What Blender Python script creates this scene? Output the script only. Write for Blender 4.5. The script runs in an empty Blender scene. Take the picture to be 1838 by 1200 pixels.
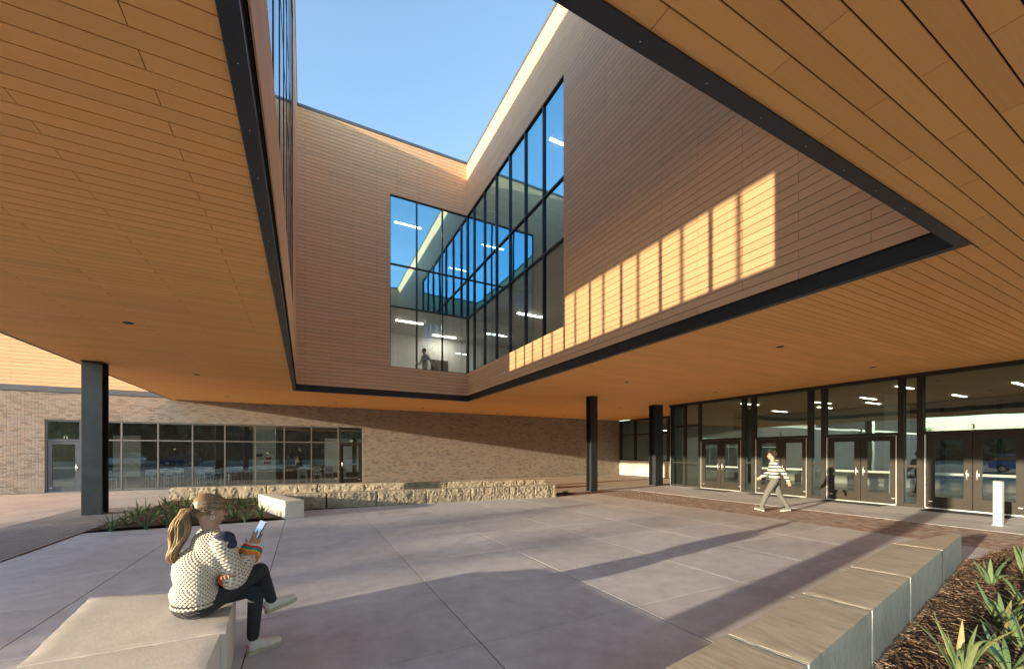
import bpy, bmesh, math, random
import numpy as np
from mathutils import Vector, Matrix, noise, Quaternion, Euler

random.seed(7)
R = math.radians
scene = bpy.context.scene
COL = scene.collection

# ------------------------------------------------------------------ camera, sky, sun, exposure
F_PX, HZ, CAM_H, YAW = 720.0, 812.0, 1.70, R(27.26)
cam_d = bpy.data.cameras.new('camera')
cam = bpy.data.objects.new('camera', cam_d)
COL.objects.link(cam)
cam.location = (0, 0, CAM_H)
cam.rotation_euler = (R(90), 0, -YAW)
cam_d.sensor_width = 36
cam_d.lens = 36 * F_PX / 1838
cam_d.shift_y = (HZ - 600) / 1838
cam_d.clip_start = 0.05
cam_d.clip_end = 3000
scene.camera = cam

SUN_EL = math.atan(0.119)
SUN_AZ = (0.9877, 0.1562)                       # the way the light travels over the ground
world = bpy.data.worlds.new('World')
scene.world = world
world.use_nodes = True
wn = world.node_tree
wn.nodes.clear()
sky = wn.nodes.new('ShaderNodeTexSky')
sky.sky_type = 'NISHITA'
sky.sun_disc = False
sky.sun_elevation = SUN_EL
sky.sun_rotation = math.atan2(-SUN_AZ[0], -SUN_AZ[1])
sky.air_density = 1.0
sky.dust_density = 0.08
sky.ozone_density = 1.6
bg = wn.nodes.new('ShaderNodeBackground')
bg.inputs['Strength'].default_value = 0.128
wo = wn.nodes.new('ShaderNodeOutputWorld')
wn.links.new(sky.outputs[0], bg.inputs[0])
wn.links.new(bg.outputs[0], wo.inputs[0])

sun_d = bpy.data.lights.new('sun', 'SUN')
sun_d.energy = 2.0
sun_d.angle = R(0.55)
sun_d.color = (1.0, 0.83, 0.57)
sun = bpy.data.objects.new('sun', sun_d)
COL.objects.link(sun)
sun.location = (-40, -6, 20)
sun.rotation_euler = Vector((SUN_AZ[0] * math.cos(SUN_EL), SUN_AZ[1] * math.cos(SUN_EL), -math.sin(SUN_EL))).to_track_quat('-Z', 'Y').to_euler()

vs = scene.view_settings
vs.view_transform = 'Standard'
vs.look = 'None'
vs.gamma = 1.0
vs.exposure = 2.5
vs.use_curve_mapping = False
cy = scene.cycles
cy.use_denoising = True
cy.max_bounces = 10
cy.diffuse_bounces = 6
cy.glossy_bounces = 5
cy.transparent_max_bounces = 16
cy.transmission_bounces = 6
cy.sample_clamp_indirect = 8

FW = Vector((math.sin(YAW), math.cos(YAW), 0))
RT = Vector((math.cos(YAW), -math.sin(YAW), 0))


def project(p):
    d = p[0] * FW.x + p[1] * FW.y
    l = p[0] * RT.x + p[1] * RT.y
    if d < 0.05:
        return None
    return 919 + F_PX * l / d, HZ - F_PX * (p[2] - CAM_H) / d, d


# ------------------------------------------------------------------ helpers
def tag(o, label=None, cat=None, group=None, kind=None):
    if label: o['label'] = label
    if cat: o['category'] = cat
    if group: o['group'] = group
    if kind: o['kind'] = kind
    return o


ORD = 'first second third fourth fifth sixth seventh eighth ninth tenth eleventh twelfth thirteenth fourteenth'.split()


def empty(name, loc=(0, 0, 0), rz=0.0, label=None, cat=None, group=None):
    o = bpy.data.objects.new(name, None)
    COL.objects.link(o)
    o.location = loc
    o.rotation_euler = (0, 0, rz)
    o.empty_display_size = 0.2
    return tag(o, label, cat, group)


def link(name, me, parent=None, loc=(0, 0, 0), rot=None, scale=None):
    o = bpy.data.objects.new(name, me)
    COL.objects.link(o)
    o.parent = parent
    o.location = loc
    if rot is not None: o.rotation_euler = rot
    if scale is not None: o.scale = scale
    return o


class Fr:
    """a plane frame: U, V in the plane, N out of it"""
    def __init__(s, O, U, V, N):
        s.O, s.U, s.V, s.N = (np.array(a, float) for a in (O, U, V, N))
        s.det = np.dot(np.cross(s.U, s.V), s.N)

    def p(s, u, v, n=0.0):
        return s.O + u * s.U + v * s.V + n * s.N


WORLD = Fr((0, 0, 0), (1, 0, 0), (0, 1, 0), (0, 0, 1))


class MB:
    def __init__(s):
        s.v, s.f = [], []

    def add(s, vs_, fs):
        b = len(s.v)
        s.v.extend([tuple(map(float, q)) for q in vs_])
        s.f.extend([tuple(i + b for i in f) for f in fs])
        return s

    def box(s, u0, u1, v0, v1, n0, n1, fr=WORLD):
        q = [fr.p(u, v, n) for n in (n0, n1) for v in (v0, v1) for u in (u0, u1)]
        fs = [(0, 2, 3, 1), (4, 5, 7, 6), (0, 1, 5, 4), (2, 6, 7, 3), (0, 4, 6, 2), (1, 3, 7, 5)]
        if fr.det < 0: fs = [f[::-1] for f in fs]
        return s.add(q, fs)

    def quad(s, a, b, c, d):
        return s.add([a, b, c, d], [(0, 1, 2, 3)])

    def prism(s, poly, z0, z1):
        n = len(poly)
        area = sum(poly[i][0] * poly[(i + 1) % n][1] - poly[(i + 1) % n][0] * poly[i][1] for i in range(n))
        if area < 0: poly = poly[::-1]
        vs_ = [(x, y, z0) for x, y in poly] + [(x, y, z1) for x, y in poly]
        fs = [tuple(range(n))[::-1], tuple(range(n, 2 * n))] + [(i, (i + 1) % n, n + (i + 1) % n, n + i) for i in range(n)]
        return s.add(vs_, fs)

    def tube(s, pts, rad, seg=8, cap=True):
        pts = [Vector(p) for p in pts]
        if not hasattr(rad, '__len__'): rad = [rad] * len(pts)
        vs_, fs = [], []
        ref = None
        for i, p in enumerate(pts):
            t = (pts[min(i + 1, len(pts) - 1)] - pts[max(i - 1, 0)]).normalized()
            if ref is None: ref = t.orthogonal().normalized()
            ref = (ref - t * ref.dot(t)).normalized()
            b = t.cross(ref)
            for k in range(seg):
                a = 2 * math.pi * k / seg
                vs_.append(p + (ref * math.cos(a) + b * math.sin(a)) * rad[i])
        for i in range(len(pts) - 1):
            for k in range(seg):
                k2 = (k + 1) % seg
                fs.append((i * seg + k, i * seg + k2, (i + 1) * seg + k2, (i + 1) * seg + k))
        if cap:
            fs.append(tuple(range(seg))[::-1])
            fs.append(tuple((len(pts) - 1) * seg + k for k in range(seg)))
        return s.add(vs_, fs)

    def cyl(s, x, y, z0, z1, r, seg=24):
        return s.tube([(x, y, z0), (x, y, z1)], r, seg)

    def mesh(s, name, mat=None, smooth=False):
        me = bpy.data.meshes.new(name)
        me.from_pydata(s.v, [], s.f)
        if mat: me.materials.append(mat)
        if smooth: me.polygons.foreach_set('use_smooth', [True] * len(me.polygons))
        me.update()
        return me

    def build(s, name, mat, parent=None, smooth=False, loc=(0, 0, 0), rz=0.0):
        return link(name, s.mesh(name, mat, smooth), parent, loc, (0, 0, rz))


def bevel(o, w=0.005, seg=1):
    bm = bmesh.new()
    bm.from_mesh(o.data)
    bmesh.ops.bevel(bm, geom=list(bm.edges), offset=w, segments=seg, affect='EDGES', profile=0.5)
    bm.to_mesh(o.data)
    bm.free()
    return o


# ------------------------------------------------------------------ materials
def nodes(name):
    m = bpy.data.materials.new(name)
    m.use_nodes = True
    nt = m.node_tree
    bs = nt.nodes['Principled BSDF']
    return m, nt, bs


def N(nt, typ, **kw):
    n = nt.nodes.new(typ)
    for k, v in kw.items():
        if k.startswith('i_'):
            n.inputs[int(k[2:])].default_value = v
        else:
            setattr(n, k, v)
    return n


def L(nt, a, b):
    nt.links.new(a, b)


def math_n(nt, op, a, b=None):
    n = N(nt, 'ShaderNodeMath', operation=op)
    for i, x in enumerate((a, b)):
        if x is None: continue
        if isinstance(x, (int, float)): n.inputs[i].default_value = x
        else: L(nt, x, n.inputs[i])
    return n.outputs[0]


def ramp(nt, fac, stops):
    r = N(nt, 'ShaderNodeValToRGB')
    e = r.color_ramp.elements
    while len(e) < len(stops): e.new(0.5)
    for i, (p, c) in enumerate(stops):
        e[i].position = p
        e[i].color = (*c, 1) if len(c) == 3 else c
    L(nt, fac, r.inputs[0])
    return r.outputs[0]


def pos_scaled(nt, sc, src='Position'):
    if src == 'Position':
        g = N(nt, 'ShaderNodeNewGeometry').outputs['Position']
    else:
        g = N(nt, 'ShaderNodeTexCoord').outputs[src]
    mp = N(nt, 'ShaderNodeMapping')
    mp.inputs['Scale'].default_value = sc
    L(nt, g, mp.inputs['Vector'])
    return mp.outputs[0]


def noise_n(nt, vec, scale, detail=4, rough=0.55):
    n = N(nt, 'ShaderNodeTexNoise')
    n.inputs['Scale'].default_value = scale
    n.inputs['Detail'].default_value = detail
    n.inputs['Roughness'].default_value = rough
    if vec is not None: L(nt, vec, n.inputs['Vector'])
    return n.outputs[0]


def bump(nt, bs, h, strength=0.3, dist=0.01):
    b = N(nt, 'ShaderNodeBump')
    b.inputs['Strength'].default_value = strength
    b.inputs['Distance'].default_value = dist
    L(nt, h, b.inputs['Height'])
    L(nt, b.outputs[0], bs.inputs['Normal'])


def mix_rgb(nt, fac, a, b, mode='MIX'):
    m = N(nt, 'ShaderNodeMix', data_type='RGBA', blend_type=mode)
    for i, x in ((0, fac), (6, a), (7, b)):
        if isinstance(x, (int, float)): m.inputs[i].default_value = x
        elif isinstance(x, tuple): m.inputs[i].default_value = (*x, 1) if len(x) == 3 else x
        else: L(nt, x, m.inputs[i])
    return m.outputs[2]


def per_piece(nt):
    a = N(nt, 'ShaderNodeNewGeometry').outputs['Random Per Island']
    b = N(nt, 'ShaderNodeObjectInfo').outputs['Random']
    return math_n(nt, 'FRACT', math_n(nt, 'ADD', a, b))


def mat_plain(name, c, rough=0.6, metal=0.0, var=0.10, scale=6.0, bumpy=0.0, bscale=60.0, spec=0.5, src='Position'):
    m, nt, bs = nodes(name)
    v = pos_scaled(nt, (1, 1, 1), src)
    f = noise_n(nt, v, scale)
    dark = tuple(x * (1 - var) for x in c)
    lite = tuple(min(1, x * (1 + var)) for x in c)
    L(nt, ramp(nt, f, [(0.3, dark), (0.7, lite)]), bs.inputs['Base Color'])
    L(nt, math_n(nt, 'ADD', math_n(nt, 'MULTIPLY', f, 0.16), rough - 0.08), bs.inputs['Roughness'])
    bs.inputs['Metallic'].default_value = metal
    bs.inputs['Specular IOR Level'].default_value = spec
    if bumpy:
        bump(nt, bs, noise_n(nt, v, bscale, 3), bumpy, 0.01)
    return m


def mat_board(name, c, grain):
    m, nt, bs = nodes(name)
    rnd = per_piece(nt)
    v = pos_scaled(nt, grain)
    g = noise_n(nt, v, 1.0, 5, 0.6)
    base = ramp(nt, rnd, [(0.0, tuple(x * 0.93 for x in c)), (0.35, c), (0.7, (c[0] * 1.02, c[1] * 0.985, c[2] * 0.95)), (1.0, tuple(x * 1.05 for x in c))])
    L(nt, mix_rgb(nt, 1.0, base, ramp(nt, g, [(0.25, (0.95, 0.945, 0.94)), (0.75, (1.03, 1.03, 1.03))]), 'MULTIPLY'), bs.inputs['Base Color'])
    bs.inputs['Roughness'].default_value = 0.62
    bs.inputs['Specular IOR Level'].default_value = 0.3
    bump(nt, bs, g, 0.12, 0.004)
    return m


def mat_glass(name, tint, refl, base=0.10, wavy=0.0):
    m, nt, bs = nodes(name)
    nt.nodes.remove(bs)
    out = nt.nodes['Material Output']
    tr = N(nt, 'ShaderNodeBsdfTransparent')
    tr.inputs[0].default_value = (*tint, 1)
    gl = N(nt, 'ShaderNodeBsdfGlossy')
    gl.inputs['Color'].default_value = (*refl, 1)
    gl.inputs['Roughness'].default_value = 0.0
    fr = N(nt, 'ShaderNodeFresnel')
    fr.inputs['IOR'].default_value = 1.5
    if wavy:
        b = N(nt, 'ShaderNodeBump')
        b.inputs['Strength'].default_value = 1.0
        b.inputs['Distance'].default_value = wavy
        L(nt, noise_n(nt, pos_scaled(nt, (1, 1, 1)), 0.9, 1, 0.4), b.inputs['Height'])
        L(nt, b.outputs[0], gl.inputs['Normal'])
    fac = math_n(nt, 'MINIMUM', math_n(nt, 'ADD', math_n(nt, 'MULTIPLY', fr.outputs[0], 1.0 - base), base), 1.0)
    mx = N(nt, 'ShaderNodeMixShader')
    L(nt, fac, mx.inputs[0])
    L(nt, tr.outputs[0], mx.inputs[1])
    L(nt, gl.outputs[0], mx.inputs[2])
    L(nt, mx.outputs[0], out.inputs[0])
    return m


def mat_emit(name, c, s, base=0.8):
    m, nt, bs = nodes(name)
    bs.inputs['Base Color'].default_value = (base, base, base, 1)
    bs.inputs['Emission Color'].default_value = (*c, 1)
    bs.inputs['Emission Strength'].default_value = s
    return m


def mat_concrete(name, c, streak=True):
    m, nt, bs = nodes(name)
    v = pos_scaled(nt, (1, 1, 1))
    big = noise_n(nt, v, 0.55, 5, 0.6)
    mid = noise_n(nt, v, 4.0, 6, 0.65)
    fine = noise_n(nt, v, 90.0, 3, 0.6)
    col = ramp(nt, big, [(0.25, tuple(x * 0.74 for x in c)), (0.5, c), (0.78, (c[0] * 1.10, c[1] * 1.07, c[2] * 1.03))])
    col = mix_rgb(nt, 1.0, col, ramp(nt, mid, [(0.3, (0.84, 0.83, 0.82)), (0.65, (1.07, 1.07, 1.07))]), 'MULTIPLY')
    col = mix_rgb(nt, 1.0, col, ramp(nt, per_piece(nt), [(0, (0.93, 0.92, 0.92)), (1, (1.05, 1.04, 1.03))]), 'MULTIPLY')
    st = noise_n(nt, v, 22.0, 2, 0.5)
    col = mix_rgb(nt, ramp(nt, st, [(0.66, (0, 0, 0)), (0.76, (0.45, 0.45, 0.45))]), col, tuple(x * 0.45 for x in c))
    L(nt, col, bs.inputs['Base Color'])
    L(nt, math_n(nt, 'ADD', math_n(nt, 'MULTIPLY', mid, 0.25), 0.52), bs.inputs['Roughness'])
    br = noise_n(nt, pos_scaled(nt, (140, 6, 6)), 1.0, 2, 0.5)
    bump(nt, bs, math_n(nt, 'ADD', math_n(nt, 'MULTIPLY', fine, 0.5), br), 0.16, 0.004)
    return m


def mat_brick(name):
    m, nt, bs = nodes(name)
    rnd = per_piece(nt)
    v = pos_scaled(nt, (1, 1, 1))
    base = ramp(nt, rnd, [(0.0, (0.215, 0.180, 0.160)), (0.2, (0.285, 0.240, 0.205)), (0.45, (0.345, 0.295, 0.250)), (0.62, (0.325, 0.290, 0.262)), (0.8, (0.385, 0.325, 0.270)), (0.92, (0.39, 0.290, 0.225)), (1.0, (0.265, 0.245, 0.235))])
    col = mix_rgb(nt, 1.0, base, ramp(nt, noise_n(nt, v, 40, 4), [(0.3, (0.85, 0.85, 0.85)), (0.7, (1.1, 1.1, 1.1))]), 'MULTIPLY')
    L(nt, col, bs.inputs['Base Color'])
    bs.inputs['Roughness'].default_value = 0.85
    bump(nt, bs, noise_n(nt, v, 120, 3), 0.4, 0.004)
    return m


def mat_stone(name, c, c2, bscale=18.0, bstr=0.5, stain=0.5):
    m, nt, bs = nodes(name)
    v = pos_scaled(nt, (1, 1, 1))
    a = noise_n(nt, v, 2.2, 6, 0.65)
    b = noise_n(nt, v, 16.0, 6, 0.7)
    col = ramp(nt, a, [(0.32, c2), (0.62, c)])
    col = mix_rgb(nt, 1.0, col, ramp(nt, b, [(0.3, (1 - stain * 0.5,) * 3), (0.65, (1.06, 1.05, 1.03))]), 'MULTIPLY')
    L(nt, col, bs.inputs['Base Color'])
    bs.inputs['Roughness'].default_value = 0.85
    bump(nt, bs, noise_n(nt, v, bscale, 6, 0.65), bstr, 0.02)
    return m


def mat_sawn(name, c, c2, *_):
    m, nt, bs = nodes(name)
    st = noise_n(nt, pos_scaled(nt, (26, 5, 9)), 1.0, 5, 0.6)
    big = noise_n(nt, pos_scaled(nt, (1, 1, 1)), 2.4, 5, 0.6)
    spot = noise_n(nt, pos_scaled(nt, (1, 1, 1)), 26, 4, 0.7)
    col = mix_rgb(nt, 1.0, ramp(nt, big, [(.3, c2), (.65, c)]), ramp(nt, st, [(.3, (.80, .79, .77)), (.62, (1.06, 1.06, 1.05))]), 'MULTIPLY')
    col = mix_rgb(nt, ramp(nt, spot, [(.62, (0, 0, 0)), (.74, (.5, .5, .5))]), col, tuple(x * .6 for x in c2))
    L(nt, col, bs.inputs['Base Color'])
    bs.inputs['Roughness'].default_value = .85
    bump(nt, bs, math_n(nt, 'ADD', st, math_n(nt, 'MULTIPLY', spot, .4)), .35, .006)
    return m


WOOD_SKYLIT = (0.79, 0.485, 0.285)  # same boards as the soffit, with blue skylight put into the colour
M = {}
M['board_s'] = mat_board('soffit_board', (0.92, 0.455, 0.145), (1.2, 55, 55))  # same material as the walls, more orange: no skylight painted in
M['board_x'] = mat_board('cladding_running_x', WOOD_SKYLIT, (1.2, 55, 55))
M['board_y'] = mat_board('cladding_running_y', WOOD_SKYLIT, (55, 1.2, 55))
M['joint'] = mat_plain('dark_joint', (0.018, 0.013, 0.010), 0.9)
M['steel'] = mat_plain('charcoal_steel', (0.022, 0.024, 0.030), 0.42, 0.0, 0.25, 3.0, 0.05, 30)
M['steel2'] = mat_plain('grey_flashing', (0.10, 0.11, 0.13), 0.45, 0.2, 0.12, 3.0)
M['frame'] = mat_plain('bronze_aluminium', (0.034, 0.029, 0.024), 0.5, 0.0, 0.12, 5.0, spec=0.2)
M['frame_light'] = mat_plain('grey_aluminium', (0.24, 0.22, 0.20), 0.40, 0.4, 0.10, 5.0)
M['alu'] = mat_plain('bright_aluminium', (0.75, 0.75, 0.74), 0.30, 0.6, 0.05, 5.0)
M['brick'] = mat_brick('mixed_brown_brick')
M['mortar'] = mat_plain('mortar', (0.30, 0.27, 0.235), 0.95, 0, 0.15, 20, 0.3, 200)
M['glass_blue'] = mat_glass('reflective_blue_glass', (0.42, 0.48, 0.48), (0.42, 0.80, 1.0), 0.66, 0.004)
M['glass_sun'] = mat_glass('courtyard_glass', (0.82, 0.83, 0.78), (0.80, 0.90, 1.0), 0.12, 0.002)
M['glass_low'] = mat_glass('vision_glass', (0.80, 0.84, 0.80), (0.70, 0.88, 1.0), 0.14, 0.003)
M['glass_room'] = mat_glass('classroom_glass', (0.74, 0.80, 0.75), (0.80, 0.95, 0.98), 0.16, 0.0016)
M['glass_door'] = mat_glass('door_glass', (0.74, 0.80, 0.75), (0.66, 0.93, 1.0), 0.20, 0.0016)
M['glass'] = mat_glass('clear_glass', (0.52, 0.59, 0.53), (0.66, 0.93, 1.0), 0.26, 0.0016)
M['white'] = mat_plain('white_paint', (0.72, 0.72, 0.69), 0.6, 0, 0.04, 3)
M['ceiling'] = mat_plain('ceiling_white', (0.68, 0.68, 0.64), 0.8, 0, 0.05, 2)
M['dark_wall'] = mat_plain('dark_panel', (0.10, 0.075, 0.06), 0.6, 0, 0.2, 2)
M['floor_in'] = mat_plain('polished_floor', (0.17, 0.16, 0.145), 0.25, 0, 0.12, 1.5)
M['lobby'] = mat_plain('lobby_paint', (0.36, 0.35, 0.31), 0.7, 0, 0.06, 2)
M['slab_edge'] = mat_plain('slab_concrete', (0.32, 0.30, 0.28), 0.8, 0, 0.1, 2)
M['lamp'] = mat_emit('lit_strip', (1.0, 0.93, 0.80), 14.0)
M['lamp_lobby'] = mat_emit('dim_lit_strip', (1.0, 0.93, 0.80), 4.0)
M['concrete'] = mat_concrete('broom_finished_concrete', (0.58, 0.57, 0.60))
M['concrete2'] = mat_concrete('walk_concrete', (0.52, 0.45, 0.395))
M['rib'] = mat_concrete('ribbed_concrete', (0.33, 0.31, 0.30))
M['joint_light'] = mat_plain('joint_sealant', (0.40, 0.37, 0.34), 0.8)
M['corten'] = mat_plain('rusted_edging', (0.16, 0.075, 0.035), 0.8, 0.2, 0.3, 12)
M['limestone'] = mat_stone('pale_limestone', (0.72, 0.655, 0.58), (0.63, 0.57, 0.50), 40, 0.1, 0.12)
M['roughstone'] = mat_stone('split_limestone', (0.50, 0.42, 0.31), (0.31, 0.255, 0.19), 30, 1.0, 0.7)
M['sandstone'] = mat_sawn('sawn_limestone', (0.52, 0.44, 0.33), (0.41, 0.34, 0.25), 60, 0.2, 0.3)
M['concrete_wall'] = mat_concrete('cast_concrete', (0.55, 0.52, 0.46))
M['asphalt'] = mat_plain('asphalt', (0.065, 0.063, 0.062), 0.9, 0, 0.2, 3, 0.4, 120)
M['dry_grass'] = mat_plain('dry_lawn', (0.16, 0.14, 0.065), 0.95, 0, 0.35, 0.8, 0.5, 60)


# ------------------------------------------------------------------ boards
def subtract(rects, hole):
    out = []
    a0, a1, b0, b1 = hole
    for (u0, u1, v0, v1) in rects:
        if a0 >= u1 or a1 <= u0 or b0 >= v1 or b1 <= v0:
            out.append((u0, u1, v0, v1)); continue
        if v0 < b0: out.append((u0, u1, v0, b0))
        if v1 > b1: out.append((u0, u1, b1, v1))
        c0, c1 = max(v0, b0), min(v1, b1)
        if u0 < a0: out.append((u0, a0, c0, c1))
        if u1 > a1: out.append((a1, u1, c0, c1))
    return out


UNIT = {}


def unit_board(mat):
    if mat.name not in UNIT:
        m = MB()
        m.box(-.5, .5, -.5, .5, 0, 1)
        UNIT[mat.name] = m.mesh('board', mat)
    return UNIT[mat.name]


def board_rects(u0, u1, v0, v1, holes, pitch=0.152, length=1.82, uoff=0.0, voff=0.0):
    out = []
    j = 0
    v = v0 + voff
    while v < v1 - 0.004:
        a = u0 + uoff - (length / 2 if j % 2 else 0) - length
        while a < u1:
            r = [(max(a + 0.003, u0), min(a + length - 0.003, u1), max(v, v0) + 0.0055, min(v + pitch, v1) - 0.0055)]
            if r[0][1] - r[0][0] > 0.02:
                for h in holes: r = subtract(r, h)
                out.extend(q for q in r if q[1] - q[0] > 0.015 and q[3] - q[2] > 0.015)
            a += length
        v += pitch
        j += 1
    return out


def clad(parent, fr, rects, mat, most, thick=0.014, name='cladding_boards'):
    """the boards that show largest become parts; the rest are one joined field"""
    scored = []
    for r in rects:
        uc, vc = (r[0] + r[1]) / 2, (r[2] + r[3]) / 2
        q = [project(fr.p(u, v)) for u, v in ((uc, r[2]), (uc, r[3]), (r[0], vc), (r[1], vc))]
        sc = 0
        if all(q):
            h = math.hypot(q[0][0] - q[1][0], q[0][1] - q[1][1])
            w = math.hypot(q[2][0] - q[3][0], q[2][1] - q[3][1])
            inside = any(-20 < a[0] < 1858 and -20 < a[1] < 1220 for a in q)
            if inside and h > 7 and w > 7: sc = h * min(w, 900)
        scored.append((sc, r))
    scored.sort(key=lambda t: -t[0])
    singles = [r for s_, r in scored[:most] if s_ > 0]
    rest = [r for i, (s_, r) in enumerate(scored) if i >= most or s_ <= 0]
    me = unit_board(mat)
    rot = Matrix((fr.U, fr.V, fr.N)).transposed().to_4x4()
    for r in singles:
        c = fr.p((r[0] + r[1]) / 2, (r[2] + r[3]) / 2)
        o = bpy.data.objects.new('board', me)
        COL.objects.link(o)
        o.parent = parent
        o.matrix_local = Matrix.Translation(Vector(c)) @ rot @ Matrix.Diagonal((r[1] - r[0], r[3] - r[2], thick, 1))
    if rest:
        m = MB()
        for r in rest:
            m.box(r[0], r[1], r[2], r[3], 0, thick, fr)
        tag(m.build(name, mat, parent), kind='stuff')


# ------------------------------------------------------------------ the building: dimensions
ZS = 4.20                      # soffit
ZT = 15.6                      # roof edge
X0, X1, Y0, Y1 = -0.31, 6.90, 1.86, 18.10     # courtyard opening
XL, XR, YN, YB = -5.60, 17.00, -3.0, 24.0     # outline of the upper storeys
XREC, YREC = 21.8, 14.9                       # recess beside the doors
school = empty('school_building', (0, 0, 0), 0, 'brown brick and timber-clad school building with an open courtyard above the plaza', 'building')


def slab(name, z0, z1, mat, grow=0.0):
    m = MB()
    e = 0.25
    for (a, b, c, d) in ((XL + e, X0 - e, YN + e, YB), (X1 + e, 27.0, YN + e, YB), (X0 - e, X1 + e, YN + e, Y0 - e), (X0 - e, X1 + e, Y1 + e, YB)):
        m.box(a, b, c, d, z0, z1)
    return m.build(name, mat, school)


slab('floor_slab', ZS + 0.10, 4.88, M['slab_edge'])
slab('storey_slab', 8.20, 9.85, M['ceiling'])
slab('roof_slab', 13.2, 15.3, M['ceiling'])

# soffit: dark backing and the boards that hang on it
sof = MB()
SOFFIT = Fr((0, 0, ZS), (1, 0, 0), (0, 1, 0), (0, 0, -1))
hole = (X0 - 0.10, X1 + 0.10, Y0 - 0.10, Y1 + 0.10)
zone = subtract([(XL, XR, YN, YB), (XR, XREC, YREC, YB)], hole)
for r in zone: sof.box(r[0], r[1], r[2], r[3], -0.05, -0.008, SOFFIT)
soffit = sof.build('soffit', M['joint'], school)
rects = board_rects(XL + .03, XR, YN + .03, YB, [(X0 - 0.13, X1 + 0.13, Y0 - 0.13, Y1 + 0.13)], uoff=0.10, voff=0.0)
rects += board_rects(XR, XREC, YREC, YB, [], voff=-0.05)
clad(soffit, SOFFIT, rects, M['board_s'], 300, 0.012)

# steel edge round the opening
m = MB()
for (a, b, c, d) in ((X0 - .13, X0 - .012, Y0 - .13, Y1 + .13), (X1 + .012, X1 + .13, Y0 - .13, Y1 + .13)):
    m.box(a, b, c, d, ZS - 0.030, ZS - 0.014)
for (c, d) in ((Y0 - .13, Y0 - .012), (Y1 + .012, Y1 + .13)):
    m.box(X0 - .012, X1 + .012, c, d, ZS - 0.030, ZS - 0.0142)
for (a, b, c, d) in ((X0 - .05, X0 - .03, Y0 - .05, Y1 + .05), (X1 + .03, X1 + .05, Y0 - .05, Y1 + .05), (X0 - .03, X1 + .03, Y0 - .05, Y0 - .03), (X0 - .03, X1 + .03, Y1 + .03, Y1 + .05)):
    m.box(a, b, c, d, ZS - 0.014, ZS + 0.24)
edge = m.build('steel_edge', M['steel'], school)
m = MB()
for x, y in [(X0 - .07, Y0 + 0.6 * k) for k in range(27)] + [(X0 + .3 + .6 * k, Y0 - .07) for k in range(11)]:
    m.cyl(x, y, ZS - 0.034, ZS - 0.0302, 0.004, 8)
tag(m.build('bolt_heads', M['alu'], edge), kind='stuff')
m = MB()
m.box(XL - .03, XL + .03, YN, YB, ZS - 0.02, ZS + 0.06)
m.box(XL + .03, XR, YN - .03, YN + .03, ZS - 0.02, ZS + 0.06)
m.build('drip_edge', M['steel2'], school)

# courtyard walls
ZB = ZS + 0.225
FR_R = Fr((X1, 0, 0), (0, 1, 0), (0, 0, 1), (-1, 0, 0))
FR_B = Fr((0, Y1, 0), (1, 0, 0), (0, 0, 1), (0, -1, 0))
FR_L = Fr((X0, 0, 0), (0, 1, 0), (0, 0, 1), (1, 0, 0))
FR_N = Fr((0, Y0, 0), (1, 0, 0), (0, 0, 1), (0, 1, 0))
WZ0, WZ1 = 5.48, 13.05
win_r = (9.98, Y1 + .3, WZ0, WZ1)
win_b = (3.30, X1 + .3, WZ0, WZ1)
win_l = (2.71, 12.47, 5.62, 13.6)
win_n = (0.6, 5.2, WZ0, WZ1)


def court_wall(fr, u0, u1, holes, mat, most):
    m = MB()
    r = [(u0, u1, ZB - .01, ZT - 0.12)]
    for h in holes: r = subtract(r, h)
    for q in r: m.box(q[0], q[1], q[2], q[3], -0.24, -0.012, fr)
    w = m.build('courtyard_wall', M['joint'], school)
    clad(w, fr, board_rects(u0, u1, ZB, ZT - 0.12, holes, uoff=-0.14 if mat is M['board_y'] else 0.3), mat, most)
    m = MB()
    m.box(u0 - .2, u1 + .2, ZT - 0.12, ZT, -0.30, 0.035, fr)
    m.build('roof_edge_cap', M['steel2'], w)
    return w


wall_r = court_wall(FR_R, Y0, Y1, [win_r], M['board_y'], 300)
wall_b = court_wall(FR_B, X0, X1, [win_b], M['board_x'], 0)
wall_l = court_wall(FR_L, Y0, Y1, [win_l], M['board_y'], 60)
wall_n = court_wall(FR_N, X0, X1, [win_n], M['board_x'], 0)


def glazing(name, parent, fr, us, vs_, mat_f, mat_g, w=0.05, low=None, n0=-0.12, n1=0.0, skip=(), wv=None, gdepth=-0.06, ends=True, pane_name='pane'):
    """frame members at every us and vs_, one pane object in every cell"""
    m = MB()
    h = w / 2
    wv = wv or w
    for i, u in enumerate(us):
        m.box(u - h, u + h, vs_[0] - wv / 2, vs_[-1] + wv / 2, n0, n1, fr)
    for k, v in enumerate(vs_):
        for i in range(len(us) - 1):
            m.box(us[i] + h, us[i + 1] - h, v - wv / 2, v + wv / 2, n0 + .004, n1 - .004, fr)
    f = m.build(name, mat_f, parent)
    for i in range(len(us) - 1):
        for k in range(len(vs_) - 1):
            if (i, k) in skip: continue
            p = MB()
            a, b, c, d = us[i] + h, us[i + 1] - h, vs_[k] + wv / 2, vs_[k + 1] - wv / 2
            q = [fr.p(a, c, gdepth), fr.p(b, c, gdepth), fr.p(b, d, gdepth), fr.p(a, d, gdepth)]
            if fr.det < 0: q = q[::-1]
            p.quad(*q)
            p.build(pane_name, low if (low and k == 0) else mat_g, f)
    return f


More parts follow.
